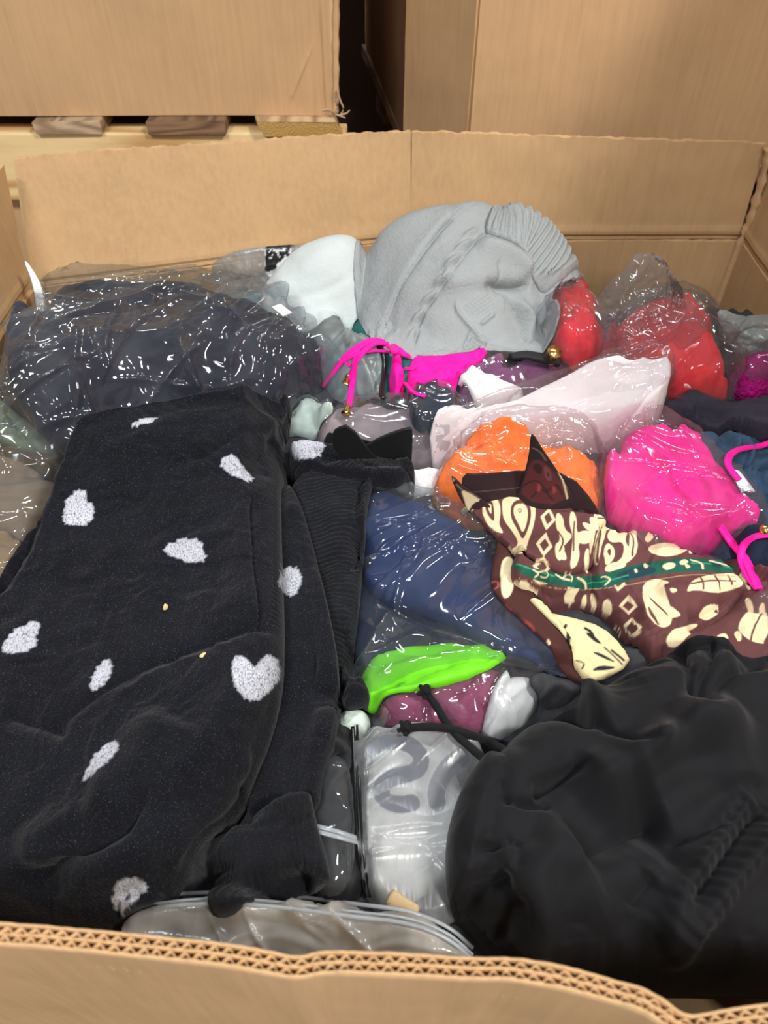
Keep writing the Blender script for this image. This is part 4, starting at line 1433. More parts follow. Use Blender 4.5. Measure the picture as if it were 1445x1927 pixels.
# frosted bag with the big numerals 20
def arcpts(cx, cy, rx, ry, a0, a1, n=14, tilt=0):
    out = []
    for i in range(n):
        a = math.radians(a0 + (a1 - a0) * i / (n - 1))
        x, y = rx * math.cos(a), -ry * math.sin(a)
        t = math.radians(tilt)
        out.append((cx + x * math.cos(t) - y * math.sin(t), cy + x * math.sin(t) + y * math.cos(t)))
    return out


two = [(704, 1410), (722, 1400), (745, 1396), (770, 1402), (789, 1418), (794, 1436), (784, 1454), (760, 1462), (736, 1466), (718, 1480), (716, 1498), (730, 1511), (755, 1515), (775, 1512)]
tail = [(745, 1480), (775, 1500), (810, 1522), (832, 1532)]
zero = [(868, 1428), (845, 1442), (828, 1466), (820, 1490), (822, 1512)]
wg = lay('folded_garment', [(690, 1400), (760, 1385), (850, 1400), (880, 1500), (860, 1640), (760, 1720), (690, 1690)], F_white, thick=.012, edge=.02,
         wrs=[('r', .005, .06, 60, 2, 85)])
T(wg, 'white garment inside the frosted bag with big grey numerals', 'garment')
nb = lay('plastic_bag', [(664, 1368), (760, 1362), (850, 1372), (920, 1395), (930, 1500), (900, 1640), (880, 1730), (790, 1760), (690, 1720), (668, 1550)], B_ink, thick=.006, edge=.012, streaks=[(12, .06, .2, .004, .004, 40, 40, 16)], film=True, tent=.012,
         smooth=1, wrs=[('c', .004, .06, 50, 2.5, 86)], step=.0013,
         paint_ink=[((96, 98, 106), .9, two, .0074, 2), ((106, 108, 114), .8, zero, .0078, 2)])
T(nb, 'frosted clear bag printed with big grey numerals 20', 'plastic bag')
for dx, r_ in ((0, .0018), (8, .0012)):
    tube('zip', [top(664 + dx, 1370, .003), top(667 + dx, 1450, .003), top(670 + dx, 1530, .003), top(676 + dx, 1610, .003), top(688 + dx, 1690, .003)], r_, M_black_gloss, nb, seg=8, flat=.6)
pc = lay('paper_scrap', [(722, 1712), (740, 1679), (790, 1712), (780, 1740)], plain('kraft_paper', (206, 178, 136), .8), thick=.002, edge=.003, smooth=0, step=.002)
T(pc, 'tan paper corner poking up behind the zip bag at the front wall', 'paper')
B_seamf = film('bag_zip_strip', haze=.5, rough=.3, k=1.2)
zb_ = lay('plastic_bag', [(205, 1760), (230, 1700), (300, 1680), (420, 1668), (540, 1678), (660, 1695), (770, 1705), (850, 1735), (905, 1790), (900, 1880), (200, 1860)], film('bag_front', haze=.8, rough=.2, k=1.2, hazecol=(212, 206, 196)), thick=.03, edge=.02, streaks=[(20, .04, .16, .003, .006, 0, 40, 15)], film=True, tent=.02,
          lift=.03, wrs=[('c', .006, .05, 0, 2.5, 87), ('c', .004, .02, 30, 2, 88)], step=.0016)
T(zb_, 'clear zip bag lying along the inside of the front wall', 'plastic bag')
for dy in (0, 12, 22):
    tube('zip', [top(a, b + dy, .004) for a, b in [(240, 1698), (320, 1684), (420, 1678), (540, 1686), (660, 1704), (770, 1714), (845, 1745), (890, 1785)]], .0016 if dy != 12 else .001, B_seamf, zb_, seg=8, flat=.6)

# white fleece at the back
T(lay('folded_garment', [(478, 548, .97), (515, 500, 1.03), (565, 460, 1.07), (620, 440, 1.09), (665, 440, 1.09), (700, 470, 1.08), (705, 520, 1.03), (705, 560, .97), (690, 580, .95), (650, 596, .93), (600, 616, .905), (570, 612, .905), (520, 575, .94)], F_fleece, thick=.1, edge=.03, outY=True,
      sculpt=[(488, 545, .98), (520, 502, 1.01), (568, 464, 1.02), (620, 444, 1.03), (660, 444, 1.03), (700, 472, 1.03), (560, 510, .98), (620, 490, .98), (680, 500, .99), (540, 560, .95), (600, 550, .95), (660, 540, .96), (700, 550, .97), (585, 608, .92), (640, 588, .94), (690, 570, .96), (568, 464, 1.07, -.04), (620, 444, 1.09, -.05), (660, 444, 1.09, -.05), (700, 472, 1.08, -.05)],
      wrs=[('f', .003, .06, 40, 2.5, 91)], feats=[('v', [(540, 585), (620, 560), (690, 530)], .004, .006), ('r', [(520, 560), (600, 500), (670, 470)], .02, .006)]),
  'white fleece garment between the navy bag and the grey knit', 'garment')

# hot pink bikini: cup, knot loops, straps, gold tips
bk = thing('bikini_top', 740, 720, 'hot pink bikini top with gold-tipped ties, under the grey knit', 'bikini')
lay('cup', [(765, 740), (768, 700), (775, 680), (820, 665), (920, 665), (905, 700), (860, 722), (800, 750), (782, 752)], F_pinkr, thick=.008, edge=.008, smooth=1, wrs=[('r', .003, .02, 20, 3, 92)], parent=bk, step=.002)
lay('bow_loop', [(730, 735), (733, 690), (742, 672), (760, 690), (762, 720), (752, 738)], F_pinkr, thick=.012, edge=.01, parent=bk, step=.0016, feats=[('v', [(742, 690), (744, 730)], .002, .006)])
lay('knot', [(735, 690), (738, 668), (756, 668), (758, 690), (748, 698)], F_pinkr, thick=.014, edge=.008, parent=bk, step=.0016)


def tieline(pts, r=.0035, lifts=.004, flat=.45, name='tie'):
    return tube(name, [top(a, b, lifts) for a, b in pts], r, F_pinkr, bk, seg=10, flat=flat)


tieline([(735, 655), (715, 645), (690, 645), (665, 660), (645, 680), (625, 705), (610, 730)], .006)
tieline([(735, 650), (712, 640), (690, 640), (672, 655), (668, 690), (662, 730), (656, 765)], .0042)
tieline([(730, 648), (705, 648), (685, 660), (672, 680), (655, 715)], .0042)
tieline([(735, 662), (700, 662), (670, 668), (655, 675), (650, 690), (660, 700)], .003)
tieline([(745, 668), (735, 650), (750, 660), (770, 672)], .006)
tieline([(762, 695), (775, 696), (785, 690)], .003)
tieline([(762, 725), (778, 742), (800, 750)], .003)
for (a, b, c, d) in ((656, 762, 651, 781), (656, 706, 652, 722)):
    P0, P1 = top(a, b, .004), top(c, d, .004)
    tube('gold_tip', [P0, P0 * .5 + P1 * .5, P1], .0042, M_gold, bk, seg=12, rf=lambda t: .7 + .75 * t * t + (.12 if .3 < t < .45 else 0))

# ---- light grey knit
import functools


def grey_extra(X, Y, D):
    # seed stitch panels
    z = X * 0
    for poly in ([(858, 585), (880, 560), (930, 545), (940, 560), (925, 590), (890, 610)], [(850, 680), (880, 640), (905, 625), (935, 655), (900, 680)]):
        Q = toW(poly, .05)
        s = sdf(X, Y, Q)[0]
        z += sstep(0, .004, s) * .0014 * np.sin(X * 2 * math.pi / .0075) * np.sin(Y * 2 * math.pi / .0085)
    return z


gks = thing('knit_sweater', 860, 600, 'light grey cable knit sweater bundled on top by the back wall', 'sweater')
KB = toW([(1095, 460, .05)])[0]
KA = toW([(900, 420, .10)])[0]
gk = lay('body', [(664, 540, .97), (672, 500, 1.02), (694, 452, 1.07), (760, 396, 1.09), (850, 375, 1.10), (905, 380, 1.10), (1000, 400, 1.09), (1060, 440, 1.07), (1094, 500, 1.02), (1092, 528, .98), (1050, 545, .955), (1030, 590, .93),
                         (1044, 630, .88), (1042, 660, .845), (1000, 668, .835), (950, 680, .825), (900, 690, .818), (860, 692, .815), (800, 688, .815), (750, 664, .828), (716, 634, .85), (684, 590, .90)], F_grey, thick=.11, edge=.035, outY=True, sculpt=[(668, 535, .99), (676, 505, 1.02), (700, 456, 1.03), (768, 402, 1.03), (850, 384, 1.03), (905, 382, 1.03), (960, 403, 1.03), (1003, 412, 1.03), (1048, 442, 1.02), (1086, 497, 1.0),
                 (720, 500, .97), (780, 460, .97), (860, 440, .97), (930, 440, .98), (1000, 460, .98), (1060, 500, .97), (1080, 518, .975), (700, 560, .94), (760, 540, .92), (850, 520, .91), (930, 520, .915), (1000, 530, .94),
                 (730, 620, .895), (800, 610, .875), (880, 605, .87), (960, 605, .885), (1030, 620, .905), (720, 640, .862), (780, 678, .822), (860, 688, .812), (940, 678, .818), (1010, 664, .84), (1036, 650, .86),
                 (702, 462, 1.08, -.05), (770, 414, 1.09, -.05), (850, 388, 1.10, -.055), (905, 380, 1.10, -.055), (960, 396, 1.10, -.055), (1003, 404, 1.09, -.05), (1048, 442, 1.08, -.05)], lift=0.0, base_blur=.05,
         wrs=[('f', .002, .06, 45, 2, 95)], step=.0011, parent=gks,
         feats=[('moss', [(862, 590), (880, 565), (925, 548), (940, 560), (925, 590), (895, 612)], .0078, .0016), ('moss', [(848, 680), (876, 640), (903, 625), (935, 655), (910, 684)], .0078, .0016),
                ('v', [(905, 385), (860, 405), (820, 445), (780, 500), (740, 570), (720, 620), (722, 650)], .0026, .011),
                ('s', [(722, 650), (718, 620), (740, 570), (780, 500), (820, 445), (860, 405), (900, 385)], .002, .006, .03),
                ('rope', [(900, 410), (885, 450), (850, 505), (810, 560), (785, 600), (770, 660)], .007, .0035, .028),
                ('v', [(940, 430), (905, 445), (875, 480), (850, 520), (815, 565), (788, 608), (775, 668)], .0024, .010),
                ('r', [(890, 470), (950, 475), (1005, 520)], .014, .014),
                ('s', [(820, 560), (860, 548), (930, 545), (1010, 540)], .012, .008, .04),
                ('v', [(935, 490), (940, 530), (935, 560)], .003, .006),
                ('r', [(860, 560), (858, 590), (885, 625), (930, 660)], .003, .005),
                ('r', [(930, 590), (900, 620)], .003, .005), ('r', [(890, 625), (850, 680)], .003, .004),
                ('v', [(905, 548), (950, 545), (1000, 540)], .006, .022), ('v', [(940, 560), (950, 545), (975, 590), (1010, 620)], .006, .014), ('r', [(970, 560), (1010, 600), (1030, 640)], .007, .008),
                ('v', [(990, 645), (1010, 628), (1035, 632)], .004, .010), ('r', [(790, 620), (880, 615), (980, 650)], .02, .005)])
lay('ribbed_band', [(905, 394), (955, 405), (1000, 415), (1042, 450), (1078, 502), (1084, 520), (1050, 530), (1004, 534), (992, 500), (965, 470), (925, 448), (905, 430)], F_grey, thick=.008, edge=.01, step=.0012, parent=gks, lift=.0,
    feats=[('rib', [(912, 402), (955, 412), (998, 424), (1036, 458), (1070, 505), (1076, 525)], .085, .0028, .0092)])

bt = empty('button', tuple(top(1018, 668, .0) + np.array([0, 0, RIM])))
tag(bt, 'small brass-coloured snap at the lower right tip of the grey knit', 'fastener')
q = top(1010, 665, .012)
tube('strap_end', [top(960, 672, .004), top(990, 668, .008), top(1015, 674, .010), top(1046, 680, .006)], .011, F_blacks, bt, seg=12, flat=.6, rf=lambda t: .5 + .6 * t)
q = top(1034, 682, .006)
tube('brass_spool', [q + np.array([0, 0, .004]), q + np.array([0.001, -.004, .013]), q + np.array([.002, -.008, .022])], .0095, M_gold, bt, seg=18, smooth=2, rf=lambda t: 1.0 if (t < .25 or t > .75) else .72)

# ================================================================ THE BIG NAVY BAG, TOP LEFT
NG = [(28, 700), (45, 640, .01), (110, 585, .02), (190, 535, .05), (280, 500, .08), (370, 497, .08), (470, 540, .06), (560, 600, .03), (610, 680), (600, 740), (480, 800), (300, 850), (160, 890), (90, 850), (30, 760)]
T(lay('folded_garment', NG, F_navy, thick=.10, edge=.11, clipy=1.02, lift=.0, base_blur=.05,
      wrs=[('r', .007, .10, 10, 1.8, 101), ('r', .002, .03, 40, 1.5, 102)], step=.0025, feats=[('v', [(100, 600), (250, 575), (330, 560)], .008, .016), ('r', [(60, 700), (200, 640), (400, 650)], .03, .012)]),
  'navy fleece garment in the large clear bag, behind the heart sweater', 'garment')
T(lay('plastic_bag', grow(NG, 10)[:8] + [(650, 685), (640, 720), (560, 760), (540, 830), (300, 900), (150, 930), (60, 850), (5, 790)], B_navy, thick=.010, edge=.02, lift=.0, clipy=1.0, streaks=[(30, .12, .34, .005, .014, 45, 22, 11), (22, .07, .22, .004, .010, 95, 25, 12)], film=True, tent=.016,
      wrs=[('c', .016, .10, 60, 2.2, 103), ('c', .007, .035, 100, 2.5, 104), ('c', .002, .014, 60, 1.5, 105)], step=.0018,
      feats=[('r', [(60, 650), (150, 600), (280, 560), (400, 520)], .005, .010), ('r', [(240, 570), (200, 640), (200, 700)], .004, .010), ('r', [(150, 620), (140, 700), (150, 780)], .004, .010),
             ('r', [(330, 550), (430, 600), (500, 640)], .005, .008)]),
  'large clear glossy bag over the navy fleece garment', 'plastic bag')
sl = top(540, 590, .004)
lb_ = lay('paper_label', [(512, 585), (530, 581), (552, 603), (534, 608)], M_label, thick=.0004, edge=.001, hem=0.0005, flat=True, base_blur=.012, lift=0.0, smooth=0, step=.0015)
T(lb_, 'small white barcode sticker on the right shoulder of the large clear bag', 'label')
# white plastic feather-like strip against the left wall
fe = tube('plastic_strip', [ony(78, 600, .965), ony(76, 560, .975), ony(66, 525, .985), ony(48, 492, .995)], .013, plain('white_plastic', (240, 242, 240), .3), None, seg=10, flat=.12, rf=lambda t: .9 - .82 * t)
T(fe, 'narrow white pointed plastic strip standing at the left corner of the bin', 'strip')
# ================================================================ PRINTED SHIRT
CR, BR, DK, GN, GD, RD = (236, 216, 174), (98, 58, 58), (40, 26, 28), (22, 86, 70), (22, 60, 70), (150, 58, 50)


def blob(cx, cy, pts):
    return [(cx + a, cy + b) for a, b in pts]


def diamond(cx, cy, w, h, t=0.55, rot=8):
    r = math.radians(rot)
    def R(x, y): return (cx + x * math.cos(r) - y * math.sin(r), cy + x * math.sin(r) + y * math.cos(r))
    return [(CR, [R(0, -h), R(w, 0), R(0, h), R(-w, 0)], 0), (BR, [R(0, -h * t), R(w * t, 0), R(0, h * t), R(-w * t, 0)], 0)]


def petals(cx, cy, n, r0, r1, wid, a0=0, a1=360, col=None):
    out = []
    for i in range(n):
        a = math.radians(a0 + (a1 - a0) * i / max(1, n - 1))
        dx, dy = math.cos(a), -math.sin(a)
        px, py = -dy, dx
        m = (r0 + r1) / 2
        out.append((col or CR, [(cx + dx * r0, cy + dy * r0), (cx + dx * m + px * wid, cy + dy * m + py * wid), (cx + dx * r1 + px * wid * .5, cy + dy * r1 + py * wid * .5),
                                (cx + dx * r1 - px * wid * .5, cy + dy * r1 - py * wid * .5), (cx + dx * m - px * wid, cy + dy * m - py * wid)]))
    return out


S = []
# upper band: two paisleys
S += [(CR, [(868, 925), (900, 930), (885, 950), (892, 965), (878, 962), (880, 985), (862, 950)]),
      (CR, [(905, 940), (925, 930), (940, 945), (942, 970), (938, 990), (950, 1008), (925, 1000), (908, 975)]),
      (BR, [(913, 945), (925, 943), (930, 965), (930, 985), (918, 972), (911, 955)]), (CR, [(917, 950), (924, 952), (925, 970), (919, 965)]),
      (CR, [(945, 938), (975, 938), (1005, 944), (1008, 975), (1000, 1010), (985, 1040), (965, 1046), (940, 1040), (930, 1020), (945, 1030), (968, 1035), (975, 1020), (965, 1000), (948, 980), (944, 955)]),
      (BR, [(962, 945), (985, 940), (1000, 955), (998, 990), (985, 1020), (975, 1000), (960, 975)]), (CR, [(967, 952), (984, 946), (994, 960), (992, 985), (984, 1006), (977, 990), (965, 972)]),
      (BR, [(978, 957), (983, 963), (978, 969), (973, 963)], 2), (CR, [(978, 960), (981, 963), (978, 966), (975, 963)], 2)]
S += diamond(1031, 978, 15, 21) + diamond(1024, 1027, 16, 22) + diamond(1018, 1068, 17, 20)
S += [(CR, [(1046, 965), (1060, 975), (1062, 1000), (1078, 1010), (1068, 1022), (1058, 1030), (1068, 1055), (1052, 1055), (1046, 1030), (1056, 1012), (1046, 990)]),
      (CR, [(1072, 960), (1086, 975), (1084, 1005), (1106, 1015), (1086, 1022), (1090, 1050), (1080, 1074), (1070, 1070), (1074, 1040), (1078, 1010), (1070, 985)]),
      (CR, [(1045, 1020), (1062, 1022), (1060, 1050), (1050, 1062), (1044, 1045)])]
S += petals(1128, 1010, 6, 8, 40, 7, 60, 200)
S += [(CR, [(1110, 965), (1140, 965), (1160, 980), (1150, 1000), (1130, 990), (1115, 985)]), (CR, [(1150, 990), (1180, 985), (1196, 1010), (1200, 1040), (1180, 1062), (1150, 1070), (1175, 1045), (1172, 1020), (1150, 1025), (1140, 1005)]),
      (BR, [(1165, 1000), (1182, 1010), (1184, 1035), (1172, 1015)]), (CR, [(1130, 1080), (1150, 1058), (1185, 1060), (1160, 1078)]),
      (BR, [(1120, 975), (1150, 985)], 2, .0010), (BR, [(1160, 995), (1192, 1020), (1188, 1050)], 2, .0010)]
S += [(CR, [(1215, 1030), (1250, 1020), (1280, 1030), (1270, 1050), (1230, 1048)]), (CR, [(1290, 1040), (1298, 1018), (1305, 1022), (1303, 1045)]), (CR, [(1308, 1042), (1316, 1018), (1325, 1025), (1318, 1048)])]
S += [((40, 46, 58), [(1315, 1020), (1370, 1020), (1400, 1060), (1330, 1055)])]
S += [(CR, [(1108, 985), (1114, 970), (1120, 990), (1116, 1030), (1109, 1050), (1106, 1020)]), (CR, [(1122, 1000), (1130, 992), (1132, 1020), (1126, 1050), (1119, 1070), (1118, 1040)]),
      (CR, [(1098, 1040), (1106, 1030), (1108, 1070), (1102, 1084), (1096, 1070)]), (CR, [(1135, 1030), (1148, 1022), (1160, 1040), (1150, 1062), (1136, 1068)]), (BR, [(1140, 1036), (1150, 1034), (1148, 1052)], 2),
      (CR, [(1202, 1000), (1215, 1004), (1222, 1024), (1210, 1018)]), (BR, [(1126, 1000), (1122, 1060)], 1, .0009), (BR, [(1050, 1000), (1062, 1018), (1052, 1040)], 2, .0009), (BR, [(1080, 985), (1078, 1040)], 1, .0008)]
# green seam band
gb = [(962, 1058), (985, 1066), (1030, 1078), (1080, 1086), (1120, 1088), (1160, 1075), (1220, 1058), (1290, 1050), (1345, 1052), (1385, 1062), (1385, 1080), (1320, 1075), (1240, 1080), (1170, 1100), (1120, 1114), (1060, 1104), (1000, 1092), (965, 1075)]
# lower panel motifs
low = [(CR, [(962, 1100), (985, 1096), (1000, 1110), (1015, 1115), (1012, 1132), (995, 1120), (985, 1128), (965, 1118)]),
       (CR, [(985, 1080), (1010, 1088), (1035, 1105), (1010, 1102)]),
       (CR, [(1060, 1092), (1080, 1095), (1090, 1110), (1078, 1128), (1082, 1140), (1062, 1144), (1058, 1125), (1066, 1110)]),
       (CR, [(1094, 1125), (1104, 1120), (1102, 1150), (1094, 1150)]), (CR, [(1112, 1118), (1120, 1130), (1122, 1158), (1112, 1155)]), (CR, [(1132, 1135), (1146, 1130), (1152, 1160), (1134, 1158)])]
low += diamond(1163, 1100, 14, 18) + diamond(1181, 1143, 18, 20, .6, 0) + diamond(1188, 1183, 18, 20, .6, 5) + diamond(1160, 1202, 18, 20, .6, 15)
low += [(CR, [(1206, 1120), (1212, 1100), (1232, 1092), (1262, 1096), (1240, 1104), (1268, 1150), (1262, 1180), (1240, 1184), (1215, 1160)]), (BR, [(1220, 1122), (1262, 1160), (1258, 1164), (1222, 1132)], 1), (BR, [(1218, 1140), (1240, 1176), (1236, 1178), (1216, 1150)], 1),
        (CR, [(1255, 1105), (1275, 1110), (1262, 1122)]), (CR, [(1256, 1140), (1275, 1150), (1282, 1160), (1258, 1165)]),
        (CR, [(1286, 1118), (1300, 1096), (1320, 1085), (1350, 1082), (1385, 1078), (1398, 1098), (1380, 1112), (1345, 1118), (1310, 1112)]),
        (BR, [(1318, 1088), (1322, 1110)], 1, .0010), (BR, [(1345, 1085), (1352, 1112)], 1, .0010), (BR, [(1368, 1084), (1374, 1104)], 1, .0010), (BR, [(1300, 1100), (1330, 1094), (1380, 1096)], 2, .0009),
        (CR, [(1395, 1062), (1412, 1080), (1408, 1120), (1398, 1100)]),
        (CR, [(1248, 1210), (1262, 1186), (1300, 1175), (1320, 1178), (1290, 1200), (1262, 1225)]), (CR, [(1312, 1160), (1330, 1140), (1356, 1142), (1352, 1158), (1330, 1172)]), (BR, [(1345, 1152), (1352, 1150), (1350, 1158)], 1),
        (CR, [(1390, 1178), (1405, 1150), (1420, 1160), (1440, 1150), (1450, 1185), (1440, 1215), (1412, 1210), (1392, 1195)]), (CR, [(1404, 1158), (1400, 1128), (1412, 1132), (1416, 1160)]), (CR, [(1424, 1160), (1430, 1135), (1440, 1140), (1436, 1165)]),
        (BR, [(1412, 1205), (1418, 1180), (1430, 1160)], 2, .0010), (CR, [(1380, 1196), (1392, 1186), (1396, 1204), (1386, 1212)]), (CR, [(1346, 1196), (1366, 1190), (1372, 1204), (1352, 1212)])]
S += low
S += [(GN, gb), (GD, [(1150, 1082), (1220, 1062), (1240, 1078), (1170, 1098)])]
S += [((60, 150, 110), [(970, 1064), (1000, 1076), (1040, 1088)], 2, .0010), (CR, [(1010, 1080), (1022, 1076), (1030, 1084), (1024, 1092), (1014, 1088)], 2, .0008), (CR, [(1058, 1088), (1066, 1082), (1076, 1088), (1072, 1098)], 2, .0008),
      ((60, 150, 110), [(1100, 1100), (1140, 1096), (1180, 1084)], 2, .0008), (CR, [(1128, 1092), (1140, 1086), (1148, 1094), (1138, 1102)], 2, .0009), (CR, [(1274, 1056), (1290, 1052), (1296, 1060), (1280, 1066)]), ((60, 150, 110), [(1300, 1062), (1340, 1062), (1380, 1072)], 2, .0010)]
for x_, y_ in ((1195, 1076), (1214, 1066)):
    S.append((CR, [(x_ - 5, y_), (x_, y_ - 5), (x_ + 5, y_), (x_, y_ + 5)], 2))
S += [(CR, [(1240, 1064), (1262, 1058), (1272, 1066), (1256, 1076)]), (CR, [(1285, 1060), (1300, 1068), (1290, 1074)]), (CR, [(1002, 1074), (1012, 1080), (1005, 1088)], 1, .0012), (CR, [(1045, 1082), (1056, 1092), (1068, 1096)], 2, .0013), (CR, [(1085, 1090), (1098, 1098), (1102, 1108)], 2, .0013),
      (CR, [(1300, 1055), (1320, 1060), (1322, 1072)], 2, .0014), (CR, [(1335, 1058), (1372, 1066)], 1, .0012), (GD, [(1330, 1060), (1360, 1064), (1350, 1070)], 1)]
S += [((190, 160, 120), [(975, 1092), (1030, 1108), (1100, 1116), (1180, 1104), (1290, 1082), (1380, 1086)], 2, .0004)]

sh = thing('patterned_shirt', 1150, 1120, 'brown shirt with cream paisley print and a green seam band', 'shirt')
# lower-left layers: lining with red floral strip, cream turned-up hem
lay('facing', [(925, 1070), (935, 1030), (980, 1040), (990, 1130), (1040, 1190), (1130, 1262), (1118, 1288), (1090, 1286), (1045, 1264), (993, 1217), (925, 1158), (916, 1125)], F_print, thick=.003, edge=.010, z=-.204, hover=True, step=.0012, smooth=1, basecol=(70, 36, 32), parent=sh,
    paint=[(RD, [(920, 1142), (950, 1140), (968, 1150), (950, 1165), (930, 1160)]), ((120, 48, 44), [(955, 1165), (990, 1165), (1010, 1190), (1000, 1205), (975, 1190)]), ((170, 70, 60), [(980, 1178), (992, 1172), (1005, 1188), (998, 1200)], 2, .0009),
           ((160, 70, 58), [(965, 1158), (975, 1180), (990, 1196), (1008, 1205)], 2, .0010), ((225, 220, 200), [(1019, 1219), (1022, 1223), (1018, 1226)], 1),
           ((132, 60, 50), [(1000, 1205), (1020, 1215), (1030, 1232), (1012, 1222)]), (CR, [(1028, 1202), (1036, 1212), (1030, 1216)], 1), ((150, 74, 70), [(922, 1098), (934, 1094), (938, 1104), (928, 1110)], 2, .0010),
           (CR, [(945, 1050), (965, 1050), (962, 1075), (968, 1100), (958, 1128), (944, 1128), (940, 1090)])])
hemp = [((34, 28, 36), [(1062, 1175), (1070, 1176), (1066, 1190), (1074, 1195), (1070, 1206), (1076, 1224), (1070, 1230), (1062, 1205)], 1),
        ((34, 28, 36), [(1098, 1192), (1112, 1194), (1136, 1214), (1118, 1210)], 1), ((34, 28, 36), [(1112, 1228), (1128, 1230), (1160, 1248), (1136, 1244)], 1), ((34, 28, 36), [(1108, 1262), (1128, 1254), (1160, 1254), (1136, 1264)], 1),
        ((34, 28, 36), [(1136, 1222), (1166, 1250)], 0, .0009),
        ((34, 28, 36), [(1000, 1170), (1025, 1168), (1010, 1178)], 1), ((34, 28, 36), [(1084, 1244), (1098, 1250), (1092, 1262)], 2, .0008), ((34, 28, 36), [(1150, 1225), (1168, 1245)], 0, .0014),
        ((34, 28, 36), [(1100, 1185), (1112, 1190), (1116, 1204)], 1, .0018), ((200, 176, 134), [(1045, 1240), (1075, 1262), (1112, 1280)], 1, .0012)]
lay('turned_hem', [(985, 1150), (1030, 1150), (1075, 1160), (1135, 1178), (1172, 1215), (1190, 1250), (1120, 1288), (1085, 1272), (1068, 1230), (1003, 1172)], F_print, thick=.005, edge=.014, z=-.199, hover=True, step=.0011, smooth=1, basecol=(226, 210, 160), parent=sh, paint=hemp,
    wrs=[('r', .003, .04, 60, 2, 111)])
body = lay('body', [(960, 1060), (985, 1030), (1100, 960), (1180, 990), (1290, 1015), (1370, 1020), (1400, 1060), (1470, 1110), (1540, 1180), (1480, 1290), (1300, 1290), (1198, 1246), (1156, 1168), (1086, 1138), (1000, 1128), (960, 1112)], F_print,
           thick=.032, edge=.03, step=.0009, smooth=2, basecol=BR, parent=sh, paint=S, wrs=[('f', .004, .06, 40, 2, 112), ('r', .003, .04, 70, 2, 118)],
           feats=[('v', [(1115, 975), (1108, 1040), (1110, 1085), (1112, 1160)], .004, .012), ('r', [(1128, 985), (1122, 1050), (1124, 1110)], .006, .008), ('r', [(1095, 985), (1092, 1050), (1098, 1110)], .006, .006),
                  ('r', [(970, 1080), (1050, 1098), (1110, 1102), (1200, 1075), (1340, 1062)], .012, .006), ('v', [(990, 1095), (1040, 1130), (1065, 1165)], .003, .007),
                  ('v', [(1380, 1120), (1340, 1150), (1290, 1165)], .005, .012), ('r', [(1230, 1130), (1290, 1110), (1370, 1120)], .012, .008), ('v', [(1290, 1190), (1370, 1150), (1400, 1110)], .006, .014)])
lay('collar_stand', [(866, 928), (905, 932), (1010, 944), (1120, 962), (1145, 985), (1118, 1020), (1112, 1086), (1050, 1092), (985, 1068), (920, 1010), (878, 962)], F_print, thick=.014, edge=.012, step=.0009, smooth=1, basecol=BR, parent=sh, paint=S,
    wrs=[('f', .002, .05, 20, 2, 113)])


# standing flaps: each a curved sheet with two faces and a hemmed edge
def sheet(name, outline, zdepth, mat, basecol, paint, bend, step=.0013, th=.0016, parent=None, smooth=1):
    """upright cloth piece: outline in pixels, standing in a plane at depth Y, bent towards the viewer"""
    P = np.array([[ony(a, b, zdepth)[0], ony(a, b, zdepth)[2]] for a, b in outline])
    P = chaikin(P, smooth)
    x0, y0 = P.min(0) - 2 * step; x1, y1 = P.max(0) + 2 * step
    X, Y = np.meshgrid(np.arange(x0, x1, step), np.arange(y0, y1, step))
    Sd, NX, NY = sdf(X, Y, P)
    ok = Sd > -.55 * step
    cell = ok[:-1, :-1] & ok[1:, :-1] & ok[:-1, 1:] & ok[1:, 1:]
    cnt = np.zeros(X.shape, int)
    cnt[:-1, :-1] += cell; cnt[1:, :-1] += cell; cnt[:-1, 1:] += cell; cnt[1:, 1:] += cell
    bd = (cnt > 0) & (cnt < 4)
    Xs, Ys = np.where(bd, NX, X), np.where(bd, NY, Y)
    used = cnt > 0
    idx = -np.ones(X.shape, int); idx[used] = np.arange(used.sum())
    U = (Ys - y0) / (y1 - y0); Q = (Xs - (x0 + x1) / 2)
    dep = zdepth + bend(Q, U)
    V = np.stack([Xs[used], dep[used], Ys[used] + RIM], -1)
    cj, ci = np.nonzero(cell)
    F1 = np.stack([idx[cj, ci], idx[cj, ci + 1], idx[cj + 1, ci + 1], idx[cj + 1, ci]], -1)
    n = len(V)
    V2 = V + np.array([0, th, 0])
    F2 = F1[:, ::-1] + n
    E = np.concatenate([F1[:, [0, 1]], F1[:, [1, 2]], F1[:, [2, 3]], F1[:, [3, 0]]])
    key = np.minimum(E[:, 0], E[:, 1]) * (n + 1) + np.maximum(E[:, 0], E[:, 1])
    _, inv, ct = np.unique(key, return_inverse=True, return_counts=True)
    Bd = E[ct[inv] == 1]
    F3 = np.stack([Bd[:, 1], Bd[:, 0], Bd[:, 0] + n, Bd[:, 1] + n], -1)
    o = mesh(name, np.vstack([V, V2]), np.concatenate([F1, F2, F3]), mat, parent)
    col = np.tile(lin(basecol)[None, :], (n, 1))
    for s in paint:
        Q_ = np.array([[ony(a, b, zdepth)[0], ony(a, b, zdepth)[2]] for a, b in s[1]])
        sm = s[2] if len(s) > 2 else 2
        if len(s) > 3 and s[3]:
            d = seglook(V[:, 0], V[:, 2] - RIM, chaikin(Q_, sm, closed=False), False)[0]
            a_ = np.clip((s[3] - d) / step + .5, 0, 1)[:, None]
        else:
            a_ = np.clip(sdf(V[:, 0], V[:, 2] - RIM, chaikin(Q_, sm))[0] / step + .5, 0, 1)[:, None]
        col = col * (1 - a_) + lin(s[0])[None] * a_
    setcol(o, np.vstack([col, col * .8]))
    return o


